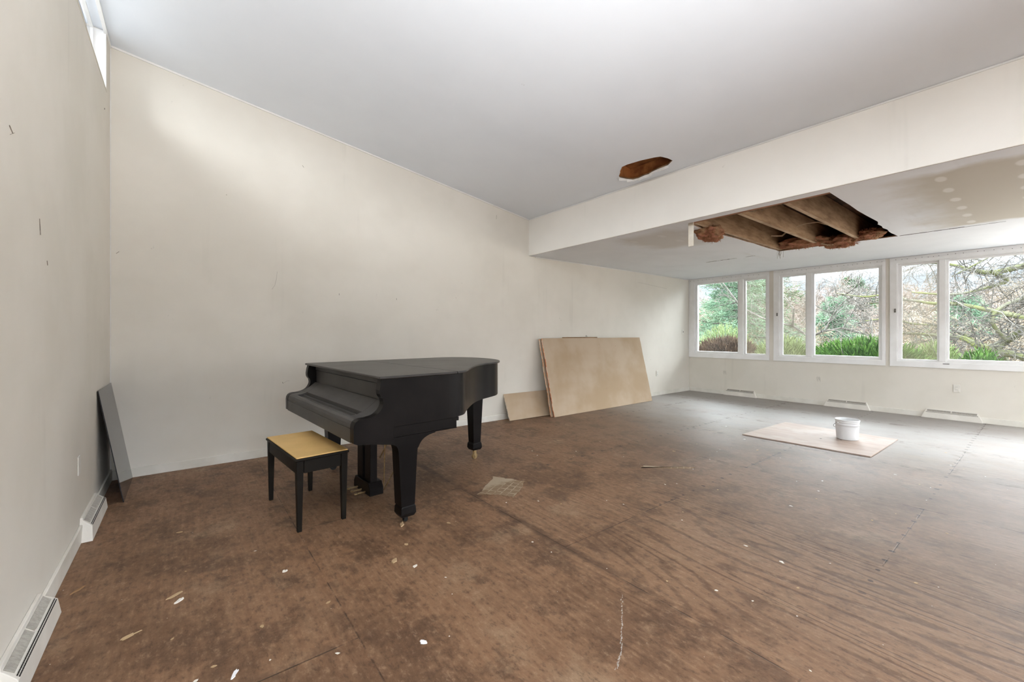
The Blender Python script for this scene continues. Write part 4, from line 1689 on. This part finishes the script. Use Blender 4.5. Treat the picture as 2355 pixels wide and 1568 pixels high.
# crooked leafless trees crossing the other windows
ct = thing('bare_tree', 'slender leafless tree with crossing branches behind the middle window', 'tree', (14.2, 4.35, -.45), 0, 'bare trees beyond the windows')
T = Tree(31)
for pts, r0, r1 in (([(4.2, -.45), (4.15, .4), (4.3, 1.15), (4.7, 1.5), (5.4, 1.75), (6.2, 2.2)], .06, .02), ([(4.3, 1.15), (3.9, 1.34), (3.5, 1.44), (3.1, 1.28), (2.5, 1.02), (2.0, 1.0)], .035, .015),
                    ([(3.9, 1.34), (3.75, 1.75), (3.4, 2.15), (3.2, 2.4)], .022, .01), ([(4.7, 1.5), (4.6, 2.0), (4.9, 2.5), (5.0, 3.0)], .03, .01), ([(5.4, 1.75), (5.3, 1.3), (5.25, 1.0)], .02, .01), ([(6.2, 2.2), (6.6, 2.9), (6.9, 3.3)], .03, .015), ([(3.5, 1.44), (3.3, 1.9), (2.8, 2.0)], .015, .008)):
    P3 = [Vector((.3 * math.sin(k * 1.3 + r0 * 90) * (k > 0), y - 4.35, z + .45)) for k, (y, z) in enumerate(pts)]
    T.poly(P3, r0, r1, 6)
    for k in range(9):
        i = T.r.randrange(1, len(P3))
        q = P3[i - 1].lerp(P3[i], T.r.random())
        T.grow(q, Vector((T.r.uniform(-.7, .7), T.r.uniform(-1, 1), T.r.uniform(-.3, 1))).normalized(), T.r.uniform(.5, 1.2), .012, 2, 4, .7, 0, .3, .004)
link('branches', T.mesh('branches'), bark_grey, ct)

# brushy trees further off: a few built, the others copied
protos = []
for k, (mt, sd) in enumerate(((twig_tan, 51), (twig_pink, 52), (twig_tan, 53), (twig_pink, 54))):
    T = Tree(sd)
    T.grow(Vector((0, 0, 0)), Vector((0, 0, 1)), 2.6, .07, 4, 5, .72, -.02, .2, .010)
    for a in range(4):
        T.grow(Vector((0, 0, .4)), Vector((T.r.uniform(-1, 1), T.r.uniform(-1, 1), .8)).normalized(), 2.0, .05, 3, 6, .72, -.02, .22, .010)
    me = T.mesh('brush')
    me.materials.append(mt)
    protos.append(me)
rq = random.Random(101)
spots = []
for row, X in enumerate((19, 23.5, 29, 36)):
    y = -4
    step_ = 2.0 + row * .55
    while y < 9 + X * .42:
        spots.append((X + rq.uniform(-1.6, 1.6), y + rq.uniform(-.6, .6), row))
        y += step_
for k, (x, y, row) in enumerate(spots):
    o = bpy.data.objects.new('bare_tree', rq.choice(protos))
    s_ = rq.uniform(.52, .78) * (1 + row * .16)
    o.location = (x, y, terr(x, y) - .05)
    o.scale = (s_ * 1.25, s_ * 1.25, s_)
    o.rotation_euler = (0, 0, rq.uniform(0, 6.28))
    C.objects.link(o)
    tag(o, 'thin leafless brushy tree in the hazy woods beyond the windows', 'tree', 'brushy trees of the far woods')


def evergreen(label, loc, h, rad, seed, mat, n=9000, length=.22, width=.012):
    t = thing('evergreen_tree', label, 'tree', loc, 0, 'evergreen trees beyond the windows')
    rq = random.Random(seed)
    T = Tree(seed)
    T.poly([(0, 0, 0), (.05, 0, h * .5), (0, .03, h)], rad * .07, .02, 7)
    V_, F_ = [], []
    nb = 46
    per = n // nb
    for k in range(nb):
        z = h * (.10 + .88 * k / nb)
        R_ = rad * (1.02 - z / h) ** .7 * rq.uniform(.75, 1.1)
        a = k * 2.4 + rq.uniform(-.4, .4)
        tip = Vector((math.cos(a) * R_, math.sin(a) * R_, z + R_ * rq.uniform(-.15, .25)))
        T.poly([(0, 0, z), tuple(Vector((0, 0, z)).lerp(tip, .55) + Vector((0, 0, -.05 * R_))), tuple(tip)], .03, .008, 4)
        for j in range(per):
            u = rq.random() ** .6
            c = Vector((0, 0, z)).lerp(tip, u) + Vector((rq.gauss(0, .14) * R_ * .7, rq.gauss(0, .14) * R_ * .7, rq.gauss(0, .09) * R_))
            d = (tip - Vector((0, 0, z))).normalized() + Vector((rq.uniform(-.9, .9), rq.uniform(-.9, .9), rq.uniform(-.8, .7)))
            d.normalize()
            L = length * rq.uniform(.6, 1.3)
            s_ = d.cross(Vector((rq.uniform(-1, 1), rq.uniform(-1, 1), rq.uniform(-1, 1)))).normalized() * width
            i0 = len(V_)
            V_ += [c - s_, c + s_, c + d * L, c + d.cross(s_).normalized() * width]
            F_ += [(i0, i0 + 1, i0 + 2), (i0 + 1, i0 + 3, i0 + 2), (i0 + 3, i0, i0 + 2)]
    me = bpy.data.meshes.new('foliage')
    me.from_pydata([tuple(v) for v in V_], [], F_)
    link('foliage', me, mat, t)
    link('trunk', T.mesh('trunk'), bark_grey, t)
    return t


evergreen('pale bushy evergreen filling the smallest window', (15.4, 6.75, -.3), 5.2, 2.2, 1, needle_pale, 15000, .20, .012)
evergreen('tall dark evergreen between the smallest and the middle window', (21, 8.6, .3), 8.5, 2.3, 2, needle_dark, 9000, .34, .02)
evergreen('small rounded evergreen low in the woods behind the middle window', (20.5, 5.3, .2), 2.6, 1.3, 3, needle_pale, 7000, .22, .014)
evergreen('dark evergreen far back behind the middle window', (31, 7.2, 1.2), 3.4, 1.9, 4, needle_dark, 6000, .34, .02)
evergreen('small pale evergreen behind the limbs in the wide window', (22, 1.9, .3), 2.4, 1.4, 5, needle_pale, 5000, .26, .016)
